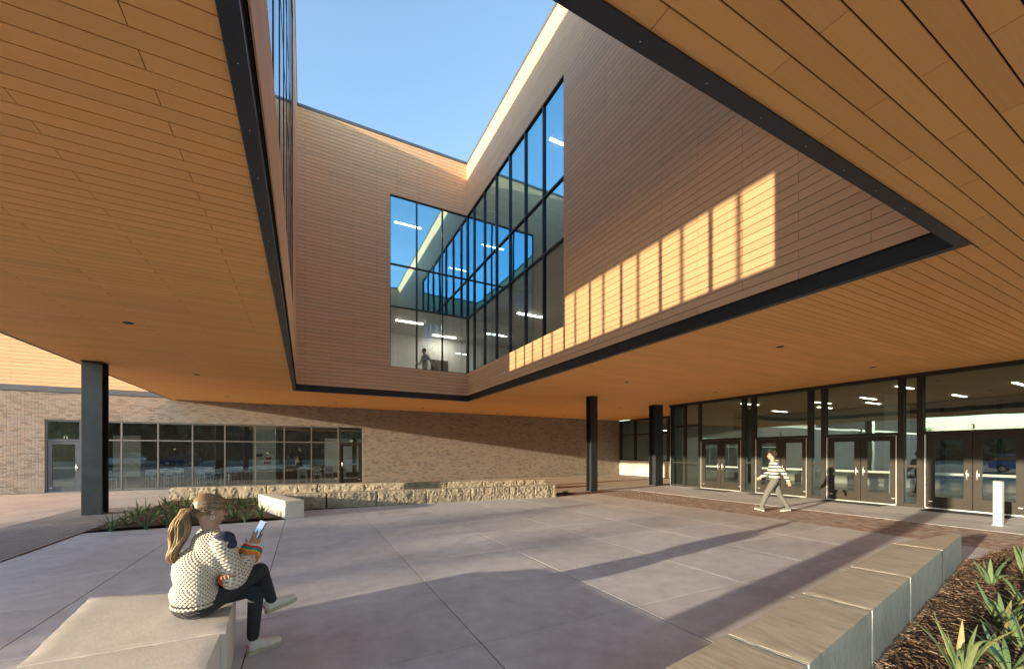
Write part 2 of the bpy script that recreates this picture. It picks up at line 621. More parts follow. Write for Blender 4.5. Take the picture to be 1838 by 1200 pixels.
ztr = [WZ0, 8.16, 10.02, WZ1]
glazing('window', school, FR_R, [9.98 + 1.218 * k for k in range(7)] + [Y1 + .03], ztr, M['steel'], M['glass_blue'], 0.055, M['glass_low'], wv=0.05)
glazing('window', school, FR_B, [3.30, 4.49, 5.69, X1 + .03], ztr, M['steel'], M['glass_blue'], 0.055, M['glass_low'], wv=0.05)
glazing('window', school, FR_L, [2.71 + 1.22 * k for k in range(9)], [5.62, 8.2, 9.9, 13.6], M['steel'], M['glass_sun'], 0.085, n1=0.002, gdepth=-0.006)
glazing('window', school, FR_N, [0.6 + 1.15 * k for k in range(5)], ztr, M['steel'], M['glass_blue'], 0.055)

# outer walls of the upper storeys
m = MB()
FR_W = Fr((XL, 0, 0), (0, 1, 0), (0, 0, 1), (-1, 0, 0))
for q in subtract([(YN, YB, ZS + .06, ZT)], (2.555 - 1.22, 12.4, 5.2, 7.86)): m.box(q[0], q[1], q[2], q[3], -0.25, 0, FR_W)
m.box(XL, 27, YN, YN + .25, ZS + .06, ZT)
m.box(27, 27.3, YN, YB, 0, ZT)
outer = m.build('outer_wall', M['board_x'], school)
glazing('window', school, FR_W, [2.555 + 1.22 * k for k in range(-1, 9)], [5.2, 7.86], M['steel'], M['glass_sun'], 0.085)
# inner partitions behind the courtyard glass
m = MB()
m.box(12.6, 12.75, Y0, YB - .1, 4.88, 13.2)
m.box(XL + .3, 12.6, 22.4, 22.55, 4.88, 13.2)
m.build('inner_partition', M['white'], school)
m = MB()
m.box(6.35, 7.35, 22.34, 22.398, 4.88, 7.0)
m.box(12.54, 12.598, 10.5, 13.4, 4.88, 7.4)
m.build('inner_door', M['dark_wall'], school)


def lamp(x, y, z, lx, ly, label, group):
    o = empty('strip_light', (x, y, z), 0, label, 'light', group)
    m = MB(); m.box(-lx / 2 - .02, lx / 2 + .02, -ly / 2 - .02, ly / 2 + .02, -0.03, 0.0)
    m.build('housing', M['alu'], o)
    m = MB(); m.box(-lx / 2, lx / 2, -ly / 2, ly / 2, -0.045, -0.0302)
    m.build('diffuser', M['lamp_lobby'] if 'lobby' in label or 'small window' in label else M['lamp'], o)


for i, (x, y) in enumerate(sorted(((4.6, 20.0), (6.9, 21.6), (9.4, 16.4), (9.4, 11.4)), key=lambda t: project((*t, 8))[0])):
    lamp(x, y, 8.198, 1.3, 0.10, f'lit strip light behind the courtyard glass, lower storey, {ORD[i]} from the left', 'strip lights of the lower glazed storey')
for i, (x, y) in enumerate(((4.6, 20.4), (8.6, 12.4))):
    lamp(x, y, 13.198, 1.3, 0.10, f'lit strip light behind the courtyard glass, top storey, {ORD[i]} from the left', 'strip lights of the top glazed storey')

# brick wall along the back
FR_K = Fr((0, YB, 0), (1, 0, 0), (0, 0, 1), (0, -1, 0))
KW = (-9.75, 2.87, -0.1, 3.10)
m = MB()
for q in subtract([(-45, XREC, -0.3, 4.27)], KW): m.box(q[0], q[1], q[2], q[3], -0.30, -0.012, FR_K)
brick_wall = m.build('brick_wall', M['mortar'], school)
m = MB()
j, z = 0, 0.0
while z < 4.25:
    u = -15 - (0.1015 if j % 2 else 0)
    while u < XREC:
        for q in subtract([(max(u, -15) + .005, min(u + .198, XREC), z + .005, min(z + .0627, 4.25))], KW):
            if q[1] - q[0] > .015 and q[3] - q[2] > .015:
                d = random.uniform(-.0025, .0025)
                m.box(q[0], q[1], q[2], q[3], -0.013, d, FR_K)
        u += 0.203
    z += 0.0677
    j += 1
tag(m.build('brick_courses', M['brick'], brick_wall), kind='stuff')
# clad wall and flashing above it, out in the sun
m = MB(); m.box(-45, XL, 4.27, 4.49, -0.05, 0.05, FR_K); m.build('flashing', M['steel2'], school)
m = MB(); m.box(-45, XL - .001, 4.49, ZT, -0.25, -0.012, FR_K)
upper = m.build('upper_wall', M['joint'], school)
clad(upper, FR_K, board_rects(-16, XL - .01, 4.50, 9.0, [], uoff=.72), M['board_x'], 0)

# classroom window strip in the brick wall
us = [-8.62 + 1.273 * k for k in range(9)]
us[-1] = 1.62
m = MB()
glazing('classroom_window', school, FR_K, us, [0.05, 2.26, 3.07], M['frame_light'], M['glass_room'], 0.055, n0=-0.16, n1=-0.06, gdepth=-0.11)


def door_leaf(fr, u0, u1, z1, parent, hinge_left, bar=True, depth=-0.10, rail=0.13, bottom=0.26, mat=None):
    m = MB()
    a, b = u0 + .008, u1 - .008
    n0, n1 = depth - .025, depth + .025
    m.box(a, a + rail, 0.02, z1, n0, n1, fr)
    m.box(b - rail, b, 0.02, z1, n0, n1, fr)
    m.box(a + rail, b - rail, 0.02, bottom, n0 + .002, n1 - .002, fr)
    m.box(a + rail, b - rail, z1 - rail, z1, n0 + .002, n1 - .002, fr)
    d = m.build('door', mat or M['frame'], parent)
    p = MB()
    q = [fr.p(a + rail, bottom, depth), fr.p(b - rail, bottom, depth), fr.p(b - rail, z1 - rail, depth), fr.p(a + rail, z1 - rail, depth)]
    if fr.det < 0: q = q[::-1]
    p.quad(*q)
    p.build('pane', M['glass_door'], d)
    hu = b - rail * .55 if hinge_left else a + rail * .55
    h = MB()
    h.tube([fr.p(hu, 0.92, n1), fr.p(hu, 0.92, n1 + .06), fr.p(hu, 1.0, n1 + .075), fr.p(hu, 1.12, n1 + .075), fr.p(hu, 1.20, n1 + .06), fr.p(hu, 1.20, n1)], 0.014, 8)
    h.build('handle', M['alu'], d, True)
    h = MB(); h.box(hu - .03, hu + .03, 1.02, 1.10, n1, n1 + .012, fr)
    h.build('lock_plate', M['alu'], d)
    if bar:
        h = MB(); h.box(a + .06, b - .06, 1.02, 1.09, n0 - .05, n0 - .015, fr)
        h.build('push_bar', M['white'], d)
    s_ = MB()
    e = a if hinge_left else b
    s_.box(a + .05 if hinge_left else b - .13, a + .13 if hinge_left else b - .05, 0.20, 0.225, n1, n1 + .01, fr)
    s_.build('door_stop', M['alu'], d)
    return d


for (a, b, hl) in ((-9.72, -8.68, True), (1.70, 2.84, False)):
    m = MB()
    m.box(a - .03, a + .03, 0, 3.10, -0.16, -0.05, FR_K)
    m.box(b - .03, b + .03, 0, 3.10, -0.16, -0.05, FR_K)
    m.box(a + .03, b - .03, 2.20, 2.28, -0.156, -0.054, FR_K)
    m.box(a + .03, b - .03, 3.03, 3.10, -0.156, -0.054, FR_K)
    f = m.build('door_frame', M['steel2'] if hl else M['frame'], school)
    p = MB(); p.quad(*[FR_K.p(u, v, -.11) for u, v in ((a + .03, 2.28), (b - .03, 2.28), (b - .03, 3.03), (a + .03, 3.03))]); p.build('transom_pane', M['glass'], f)
    door_leaf(FR_K, a + .03, b - .03, 2.19, school, hl, mat=M['steel2'] if hl else M['frame'])
    m = MB(); m.box(a - .02, b + .02, -0.002, 0.022, -0.14, -0.03, FR_K); m.build('threshold', M['alu'], f)

# classroom behind it
m = MB()
m.box(-10.6, 5.5, 31.0, 31.2, 0, 3.5)
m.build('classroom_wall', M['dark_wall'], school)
for (a, b, c, d) in ((-10.8, -10.6, YB + .3, 31), (5.5, 5.7, YB + .3, 31), (-2.6, -2.45, 26.6, 31)):
    m = MB(); m.box(a, b, c, d, 0, 3.5); m.build('classroom_wall', M['lobby'], school)
for (a, b) in ((1.2, 3.0), (3.3, 5.2), (-9.8, -8.6)):
    m = MB(); m.box(a, b, 30.90, 30.998, .3, 2.7); m.build('classroom_board', M['white'], school)
for (a, b) in ((-8.2, -6.6), (-5.6, -4.4), (-1.4, .4)):
    m = MB(); m.box(a, b, 30.2, 30.9, .012, 1.25); m.build('classroom_cupboard', M['frame'], school)
m = MB(); m.box(-10.8, 5.7, YB + .3, 31.2, 3.5, 3.7); m.build('classroom_ceiling', M['ceiling'], school)
m = MB(); m.box(-10.8, 5.7, YB + .012, 31.2, -0.1, 0.012); m.build('classroom_floor', M['floor_in'], school)

# wall and windows of the recess beside the doors
FR_Q = Fr((XREC, 0, 0), (0, 1, 0), (0, 0, 1), (-1, 0, 0))
m = MB(); m.box(YREC, YB - .015, -0.2, 1.12, -0.3, 0, FR_Q); m.build('concrete_base', M['concrete_wall'], school)
glazing('recess_window', school, FR_Q, [YREC + .1, 16.2, 17.75, 19.3, 20.85, 22.4, YB - .06], [1.16, 3.05, 4.12], M['frame'], M['glass'], 0.16, n0=-0.2, n1=0.0, wv=0.09, gdepth=-0.1)

# the glazed entrance front
FR_E = Fr((XR, 0, 0), (0, 1, 0), (0, 0, 1), (-1, 0, 0))
pairs = [(11.06, 13.06), (8.47, 10.40), (5.85, 7.78), (3.22, 5.16)]
m = MB()
H0 = 2.36
ys = [14.82, 14.03, 13.16]
for y in ys: m.box(y - .045, y + .045, 0, ZS - .13, -0.18, 0, FR_E)
for k, z in enumerate((0.06, 1.20, 3.04)):
    for a, b in ((14.03 + .045, 14.82 - .045), (13.16 + .045, 14.03 - .045)):
        m.box(a, b, z - .035, z + .035, -0.17, -0.01, FR_E)
m.box(-1.0, 14.95, ZS - .13, ZS - .013, -0.18, 0.01, FR_E)
posts = []
for i, (a, b) in enumerate(pairs):
    m.box(a - .05, b + .05, H0 - .09, H0, -0.18, 0.004, FR_E)          # head over the pair
    m.box(a - .05, a, 0, H0 - .09, -0.18, 0.004, FR_E)
    m.box(b, b + .05, 0, H0 - .09, -0.18, 0.004, FR_E)
    if i:
        pb = pairs[i - 1][0]
        posts.append((b + .05, pb - .05))
for (a, b) in posts:
    for (c, d) in ((a, a + .14), (b - .14, b)):
        m.box(c, d, 0, ZS - .13, -0.18, 0.02, FR_E)
    m.box(a + .14, b - .14, 1.24, 1.32, -0.17, -0.01, FR_E)
    m.box(a + .14, b - .14, 0, .10, -0.17, -0.01, FR_E)
m.box(3.02, 3.17, 0, ZS - .13, -0.18, 0.02, FR_E)
m.box(-1.0, 3.0, 0, 0.6, -0.18, 0.0, FR_E)
for y in (-.95, .4, 1.7): m.box(y, y + .09, .6, ZS - .13, -0.18, 0.0, FR_E)
ent = m.build('entrance_frame', M['frame'], school)


def pane(fr, a, b, c, d, parent, mat, n=-0.09, name='pane'):
    p = MB()
    q = [fr.p(a, c, n), fr.p(b, c, n), fr.p(b, d, n), fr.p(a, d, n)]
    if fr.det < 0: q = q[::-1]
    return p.quad(*q).build(name, mat, parent)


for (a, b) in ((14.075, 14.775), (13.205, 13.985)):
    for c, d in ((.095, 1.165), (1.235, 3.005), (3.075, ZS - .13)): pane(FR_E, a, b, c, d, ent, M['glass'])
for i, (a, b) in enumerate(pairs):
    lo = a if i == 3 else a - .05
    hi = b + .10 if i == 0 else b + .05
    pane(FR_E, lo, hi if i else 13.115, H0, ZS - .13, ent, M['glass'], name='transom_pane')
    mid = (a + b) / 2
    door_leaf(FR_E, a, mid, H0 - .10, school, True, rail=.17, bottom=.36)
    door_leaf(FR_E, mid, b, H0 - .10, school, False, rail=.17, bottom=.36)
    t = MB()
    t.box(a - .004, b + .004, -0.001, 0.03, -.16, 0.03, FR_E)
    t.box(a - .014, a + .004, 0.03, H0 - .1, -.07, 0.012, FR_E)
    t.box(b - .004, b + .014, 0.03, H0 - .1, -.07, 0.012, FR_E)
    t.build('door_trim', M['alu'], ent)
for (a, b) in posts:
    for c, d in ((.10, 1.24), (1.32, ZS - .13)): pane(FR_E, a + .14, b - .14, c, d, ent, M['glass'])
for a, b in ((-.86, .4), (.49, 1.7), (1.79, 3.02)): pane(FR_E, a, b, .6, ZS - .13, ent, M['glass'])

# lobby
m = MB()
m.box(XR + .2, 27, YN, YREC - .2, -0.1, 0.008); m.box(XREC + .3, 27, YREC - .2, YB, -0.1, 0.008)
m.build('lobby_floor', M['floor_in'], school)
m = MB()
m.box(XR + .2, 27, YN, YREC - .1, 4.06, 4.2); m.box(XREC + .3, 27, YREC - .1, YB, 4.06, 4.2)
m.build('lobby_ceiling', M['lobby'], school)
m = MB()
m.box(26.2, 26.4, 8.5, YB, 0, 4.06)
m.build('lobby_wall', M['lobby'], school); m = MB()
m.box(XR + .2, 26, -1.2, -1.0, 0, 4.06)
m.build('lobby_wall', M['lobby'], school); m = MB()
m.box(XR, XREC + .3, YREC - .1, YREC, 0, 4.1)
m.box(XREC, 27, YB, YB + .2, 0, 4.1)
m.build('lobby_wall', M['lobby'], school)
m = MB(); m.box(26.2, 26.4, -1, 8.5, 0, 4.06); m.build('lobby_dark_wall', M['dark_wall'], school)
m = MB()
for y in (0.5, 2.2, 3.9, 5.6, 7.3): m.box(26.12, 26.199, y, y + .12, 0.1, 4.0)
for z in (2.3, 3.1): m.box(26.14, 26.198, -1, 8.5, z, z + .1)
m.build('lobby_screen', M['frame'], school)
m = MB(); m.box(21.0, 21.4, 7.2, 7.6, 0, 4.06); m.build('lobby_pillar', M['white'], school)
for i, (x, y) in enumerate(sorted(((19.0, 11.9), (19.0, 6.3), (21.5, 10.0), (21.5, 8.3), (21.5, 4.2), (23.8, 11.0), (23.8, 9.0), (23.8, 6.2), (23.8, 3.4), (23.8, 13.2)), key=lambda t: project((*t, 4))[0])):
    lamp(x, y, 4.058, 1.3, 0.09, f'lit strip light on the lobby ceiling behind the doors, {ORD[i]} from the left', 'strip lights of the lobby')
for i, (x, y) in enumerate(((24.0, 18.0), (24.6, 19.6), (24.0, 21.4))):
    lamp(x, y, 3.4, 1.3, 0.09, f'lit strip light behind the small window beside the black column, {ORD[2 - i]} from the left', 'strip lights behind the recess window')

# door numbers
def text(body, size, fr, u, v, n, mat, parent, name='door_number'):
    cu = bpy.data.curves.new(name, 'FONT')
    cu.body = body
    cu.size = size
    cu.extrude = 0.002
    cu.align_x = 'CENTER'
    tmp = bpy.data.objects.new(name, cu)
    COL.objects.link(tmp)
    dg = bpy.context.evaluated_depsgraph_get()
    me = bpy.data.meshes.new_from_object(tmp.evaluated_get(dg))
    bpy.data.objects.remove(tmp)
    me.materials.clear(); me.materials.append(mat)
    o = link(name, me, parent)
    U = -fr.U if fr.det < 0 else fr.U
    o.matrix_local = Matrix.Translation(Vector(fr.p(u, v, n))) @ Matrix((U, fr.V, fr.N)).transposed().to_4x4()
    return o


for s_, (a, b) in zip(('1', '2', '3'), pairs[1:]):
    text(s_, 0.20, FR_E, (a + b) / 2, H0 + .03, -.06, M['joint'], ent)
text('11', 0.17, FR_K, -9.15, 2.30, -.09, M['white'], school)
text('10', 0.17, FR_K, 2.28, 2.30, -.09, M['white'], school)

# columns
def column(x, y, w, dp, label, sub=None):
    o = empty('steel_column', (x, y, 0), 0, label, 'column', 'steel columns under the soffit')
    t = 0.035
    m = MB(); m.box(-w / 2, w / 2, -dp / 2, -dp / 2 + t, 0.0, ZS - .03); bevel(m.build('flange', M['steel'], o), .004)
    m = MB(); m.box(-w / 2, w / 2, dp / 2 - t, dp / 2, 0.0, ZS - .03); bevel(m.build('flange', M['steel'], o), .004)
    m = MB(); m.box(-.02, .02, -dp / 2 + t, dp / 2 - t, 0.0, ZS - .03); m.build('web', M['steel'], o)
    m = MB(); m.box(-w / 2 - .01, w / 2 + .01, -dp / 2 - .01, dp / 2 + .01, ZS - .029, ZS - .0125); m.build('cap_plate', M['steel'], o)


column(-5.15, 15.1, 0.42, 0.42, 'charcoal steel column at the left, standing on ribbed paving')
column(-5.15, 1.36, 0.42, 0.42, 'charcoal steel column out of the picture at the left, its long shadow crossing the plaza')
column(11.3, 14.2, 0.36, 0.36, 'charcoal steel column in the middle, standing clear in front of the brick wall')
column(16.35, 15.25, 0.5, 0.5, 'thick charcoal steel column at the left end of the glazed entrance front')

# downlights in the soffit
DL = []
for (u, v) in ((230, 578), (353, 671), (408, 711), (1400, 621), (1125, 685), (1567, 658), (1284, 703), (760, 732), (893, 740), (1113, 732), (602, 722), (1013, 746)):
    d = F_PX * (ZS - CAM_H) / (HZ - v)
    p = FW * d + RT * ((u - 919) / F_PX * d)
    DL.append((p.x, p.y))
for i, (x, y) in enumerate(sorted(DL, key=lambda t: project((*t, ZS))[0])):
    o = empty('downlight', (x, y, ZS - .012), 0, f'small round dark downlight in the timber soffit, {ORD[i]} from the left', 'downlight', 'round downlights in the soffit')
    m = MB(); m.cyl(0, 0, -0.006, -0.0005, 0.085, 20); m.build('trim_ring', M['steel'], o)
    m = MB(); m.cyl(0, 0, -0.0085, -0.0062, 0.062, 20); m.build('lens', M['joint'], o)

# ------------------------------------------------------------------ the ground
def ground_sheet(name, mat, x0, x1, y0, y1, z, label=None):
    m = MB(); m.quad((x0, y0, z), (x1, y0, z), (x1, y1, z), (x0, y1, z))
    return tag(m.build(name, mat), kind='structure')


ground_sheet('ground', M['dry_grass'], -900, 900, -900, 900, -0.30)
ground_sheet('road', M['asphalt'], -60, -14.2, -300, 300, -0.14)
ground_sheet('car_park', M['asphalt'], -14.2, 300, -60, -14.0, -0.136)
m = MB(); m.box(-14.2, 26, -14, 33, -0.25, -0.007)
plaza = tag(m.build('plaza', M['joint']), kind='structure')
# slabs: one object each, joints left open between them
XJ = [-4.2, -2.35, -0.45, 1.40, 3.25, 5.10, 6.95, 8.80, 10.75]
YJ = [-4.2, -2.7, -1.2, 0.3, 1.82, 3.32, 4.82, 6.30, 7.80, 9.30, 10.80]
UNIT_S = {}


def slab_piece(x0, x1, y0, y1, mat=None, gap=.005):
    k = (round(x1 - x0, 3), round(y1 - y0, 3), (mat or M['concrete']).name)
    if k not in UNIT_S:
        m = MB(); m.box(-k[0] / 2 + gap, k[0] / 2 - gap, -k[1] / 2 + gap, k[1] / 2 - gap, -0.058, 0)
        me = m.mesh('slab', mat or M['concrete'])
        bm = bmesh.new(); bm.from_mesh(me)
        bmesh.ops.bevel(bm, geom=[e for e in bm.edges if all(v.co.z > -.001 for v in e.verts)], offset=.0022, segments=1, affect='EDGES')
        bm.to_mesh(me); bm.free()
        UNIT_S[k] = me
    return link('slab', UNIT_S[k], plaza, ((x0 + x1) / 2, (y0 + y1) / 2, 0))


for i in range(len(XJ) - 1):
    for j in range(len(YJ) - 1):
        slab_piece(XJ[i] + (.006 if i == 4 else 0), XJ[i + 1] - (.006 if i == 3 else 0), YJ[j], YJ[j + 1])
    slab_piece(XJ[i], XJ[i + 1], 10.8, 11.68 if i < 2 else 13.3)
m = MB(); m.box(3.245, 3.255, -4.2, 13.2, -.05, -.006); m.build('joint_seal', M['joint_light'], plaza)
# red paver band in front of the doors, between concrete strips
YP = [-4.2, -1.2, 1.82, 4.82, 7.8, 10.8, 13.8]
for j in range(len(YP) - 1):
    slab_piece(13.3, 15.1, YP[j], YP[j + 1]); slab_piece(15.1, 16.97, YP[j], YP[j + 1])
slab_piece(12.0, 17.0, 13.8, 15.6)
M['paver'] = mat_brick('red_clay_paver')
_nt = M['paver'].node_tree
for n_ in _nt.nodes:
    if n_.type == 'VALTORGB' and len(n_.color_ramp.elements) == 7:
        for e_, c_ in zip(n_.color_ramp.elements, ((.25, .18, .155), (.32, .22, .185), (.37, .25, .20), (.36, .30, .27), (.42, .36, .32), (.40, .24, .18), (.30, .26, .24))): e_.color = (*c_, 1)
m = MB()
y, j = -4.2, 0
while y < 13.79:
    x = 10.77 - (.1 if j % 2 else 0)
    while x < 13.28:
        a, b = max(x, 10.77), min(x + .196, 13.28)
        if b - a > .02: m.box(a, b, y, min(y + .096, 13.78), -.055, random.uniform(-.0035, -.001))
        x += .2
    y += .1
    j += 1
tag(m.build('clay_pavers', M['paver'], plaza), kind='stuff')
# walk along the brick wall, large slabs
for k in range(11):
    x0 = -14.1 + 3.2 * k
    slab_piece(x0, x0 + 3.2, 19.6, 23.9, M['concrete2'])
    if x0 < -6.2: slab_piece(x0, min(x0 + 3.2, -6.1), 13.0, 19.6, M['concrete2']); slab_piece(x0, min(x0 + 3.2, -6.1), 5.0, 13.0, M['concrete2']); slab_piece(x0, min(x0 + 3.2, -6.1), -13.5, 5.0, M['concrete2'])
slab_piece(-6.1, 10.6, 16.6, 19.6, M['concrete2'])
slab_piece(10.6, 21.0, 15.6, 19.6, M['concrete2'])
slab_piece(8.9, 12.0, 13.3, 13.8, M['concrete2'])
slab_piece(8.9, 10.6, 13.8, 16.6, M['concrete2'])
slab_piece(10.6, 12.0, 13.8, 15.6, M['concrete2'])
for k in range(8):
    slab_piece(-6.0 + 4 * k, -2.0 + 4 * k, -9.1, -4.2, M['concrete2']); slab_piece(-6.0 + 4 * k, -2.0 + 4 * k, -14.0, -9.1, M['concrete2'])
# ribbed band under the left edge of the soffit
m = MB()
nb = 18
for k in range(nb):
    x = -6.08 + k * 0.1045
    m.box(x, x + .078, -4.2, 16.58, -.055, 0.012)
tag(m.build('ribbed_paving', M['rib'], plaza), kind='stuff')
m = MB(); m.box(-4.2, -4.185, 9.6, 16.5, -.1, 0.014); m.build('planter_edging', M['corten'], plaza)


def gp(u, v, z=0.0):
    """the point of height z that stands where the survey of the picture puts it"""
    d = F_PX * (CAM_H - z) / (v - HZ)
    return FW * d + RT * ((u - 919) / F_PX * d) + Vector((0, 0, z))


# ------------------------------------------------------------------ stone seats and walls
def stone(name, poly, h, mat, parent, rough=0.0, chip=0.006, cell=0.07, seed=0, z0=0.0, frq=5.0):
    """a block on a four-cornered plan: corners a, b (front) and c, d (back); rough faces are split stone"""
    a, b, c, d = [Vector((*p, 0)) for p in poly]
    nu = max(2, int((b - a).length / cell)); nv = max(2, int((d - a).length / cell)); nz = max(2, int(h / cell))
    bm = bmesh.new()
    grid = {}

    def vert(i, j, k):
        if (i, j, k) not in grid:
            s_, t, w = i / nu, j / nv, k / nz
            p = (a * (1 - s_) + b * s_) * (1 - t) + (d * (1 - s_) + c * s_) * t
            p.z = z0 + h * w
            grid[(i, j, k)] = bm.verts.new(p)
        return grid[(i, j, k)]
    for i in range(nu):
        for k in range(nz):
            for j in (0, nv):
                q = [vert(i, j, k), vert(i + 1, j, k), vert(i + 1, j, k + 1), vert(i, j, k + 1)]
                bm.faces.new(q if j == 0 else q[::-1])
    for j in range(nv):
        for k in range(nz):
            for i in (0, nu):
                q = [vert(i, j, k), vert(i, j, k + 1), vert(i, j + 1, k + 1), vert(i, j + 1, k)]
                bm.faces.new(q if i == 0 else q[::-1])
    for i in range(nu):
        for j in range(nv):
            for k in (0, nz):
                q = [vert(i, j, k), vert(i + 1, j, k), vert(i + 1, j + 1, k), vert(i, j + 1, k)]
                bm.faces.new(q if k == nz else q[::-1])
    bmesh.ops.recalc_face_normals(bm, faces=bm.faces)
    bm.normal_update()
    off = Vector((seed * 3.1, seed * 1.7, seed * 2.3))
    cen = (a + b + c + d) / 4
    for (i, j, k), v in grid.items():
        edge = (i in (0, nu)) + (j in (0, nv)) + (k in (0, nz))
        out = v.co - cen; out.z = 0
        n = v.normal.copy()
        q = v.co * frq + off
        if rough and (i in (0, nu) or j in (0, nv)) and k > 0:
            n.z *= .25
            amp = noise.noise(q) * .4 + abs(noise.noise(q * 2.1)) * .5 - .2 + noise.noise(q * 4.7) * .4 + noise.noise(q * 7.9) * .25
            v.co += n * (amp * rough - (rough * .35 if k == nz else 0))
        if edge >= 2 and k > 0:
            w = abs(noise.noise(q * 1.7 + Vector((9, 9, 9)))) + .25
            v.co -= n * chip * w * 2.0
        elif not rough:
            v.co += n * noise.noise(q * .8) * .0015
    me = bpy.data.meshes.new(name)
    bm.to_mesh(me); bm.free()
    me.materials.append(mat)
    me.polygons.foreach_set('use_smooth', [True] * len(me.polygons))
    me.set_sharp_from_angle(angle=R(32))
    o = link(name, me, parent)
    return o


def chain(A, B, C, D, cuts, gap=.008):
    """cut a long plan A-B (front) D-C (back) into blocks"""
    A, B, C, D = (Vector(p) for p in (A, B, C, D))
    out = []
    tot = (B - A).length
    for s0, s1 in zip(cuts[:-1], cuts[1:]):
        e = gap / 2 / tot
        out.append([A.lerp(B, s0 + e), A.lerp(B, s1 - e), D.lerp(C, s1 - e), D.lerp(C, s0 + e)])
    return out


o = empty('stone_bench', (0, 0, 0), 0, 'pale limestone bench of big blocks that the woman sits on', 'bench', 'limestone seats of the plaza')
for k, poly in enumerate(([(-1.50, 3.405), (-.49, 3.405), (-.56, 4.42), (-1.66, 4.76)], [(-1.44, 1.95), (-.50, 2.0), (-.52, 3.395), (-1.49, 3.395)], [(-1.40, .95), (-.50, .95), (-.50, 1.99), (-1.43, 1.94)])):
    bl = stone('stone', poly, .455, M['limestone'], o, 0, .007, .05, 3 + k)
o = empty('stone_wall', (0, 0, 0), 0, 'low rough limestone seat wall at the front of the far planter', 'stone wall', 'limestone seats of the plaza')
for k, poly in enumerate(chain((-.62, 13.62), (8.60, 12.94), (8.60, 13.40), (-.62, 14.08), (0, .13, .29, .46, .63, .79, .90, 1.0))):
    stone('stone', poly, .46, M['roughstone'], o, .06, .02, .034, 11 + k, 0, 4.0)
o = empty('stone_wall', (0, 0, 0), 0, 'longer rough limestone wall at the back of the far planter, below the classroom windows', 'stone wall', 'limestone seats of the plaza')
for k, poly in enumerate(chain((-4.25, 17.95), (9.90, 15.75), (9.98, 16.2), (-4.18, 18.4), (0, .10, .21, .33, .45, .56, .68, .79, .90, 1.0))):
    stone('stone', poly, .47, M['roughstone'], o, .06, .02, .042, 31 + k, 0, 4.0)
o = empty('stone_block', (0, 0, 0), 0, 'smooth pale limestone block lying at the right corner of the leafy far planter', 'stone block', 'limestone seats of the plaza')
stone('stone', [(-.47, 11.84), (-.02, 11.97), (-.80, 14.32), (-1.26, 14.18)], .46, M['limestone'], o, 0, .012, .06, 5)
o = empty('stone_wall', (0, 0, 0), 0, 'row of grey sawn limestone blocks along the mulch bed at the lower right', 'stone wall', 'limestone seats of the plaza')
A, B = Vector((.6, 1.46)), Vector((7.17, 2.50))
C_, D_ = Vector((7.24, 2.035)), Vector((.66, .98))
tot = (B - A).length
for k, poly in enumerate(chain(A, B, C_, D_, (0, .112, .30, .505, .715, 1.0), .03)):
    stone('stone', [poly[3], poly[2], poly[1], poly[0]], .46, M['sandstone'], o, 0, .006, .04, 51 + k)
M['sealant'] = mat_plain('pale_joint_sealant', (.72, .68, .60), .8, 0, .1, 20)
for c_ in (.112, .30, .505, .715):
    e_ = .011 / tot
    p_ = [A.lerp(B, c_ - e_), A.lerp(B, c_ + e_), D_.lerp(C_, c_ + e_), D_.lerp(C_, c_ - e_)]
    sh = (A - D_).normalized() * .012
    m = MB(); m.prism([p_[0] - sh, p_[1] - sh, p_[2] - sh * .2, p_[3] - sh * .2], 0, .4555); m.build('joint_seal', M['sealant'], o)
stone('stone', [(7.26, 2.038), (8.87, 2.29), (8.80, 2.40), (7.19, 2.503)], .46, M['sandstone'], o, 0, .006, .04, 58)

# ------------------------------------------------------------------ planters
M['soil'] = mat_stone('bark_mulch_bed', (0.115, 0.06, 0.032), (0.05, 0.028, 0.016), 35, 1.0, 0.8)


def mat_chip():
    m, nt, bs = nodes('bark_chips')
    rnd = per_piece(nt)
    L(nt, ramp(nt, rnd, [(0, (.03, .018, .011)), (.4, (.085, .048, .028)), (.75, (.15, .088, .052)), (.93, (.24, .16, .10)), (1, (.42, .33, .22))]), bs.inputs['Base Color'])
    bs.inputs['Roughness'].default_value = .9
    return m


M['chip'] = mat_chip()


def in_poly(x, y, poly):
    c = False
    for i in range(len(poly)):
        (x0, y0), (x1, y1) = poly[i], poly[i - 1]
        if (y0 > y) != (y1 > y) and x < (x1 - x0) * (y - y0) / (y1 - y0) + x0: c = not c
    return c


def mound_h(x, y):
    return .03 + .035 * (noise.noise(Vector((x * 1.3, y * 1.3, 3))) + .4 * noise.noise(Vector((x * 4, y * 4, 1))))


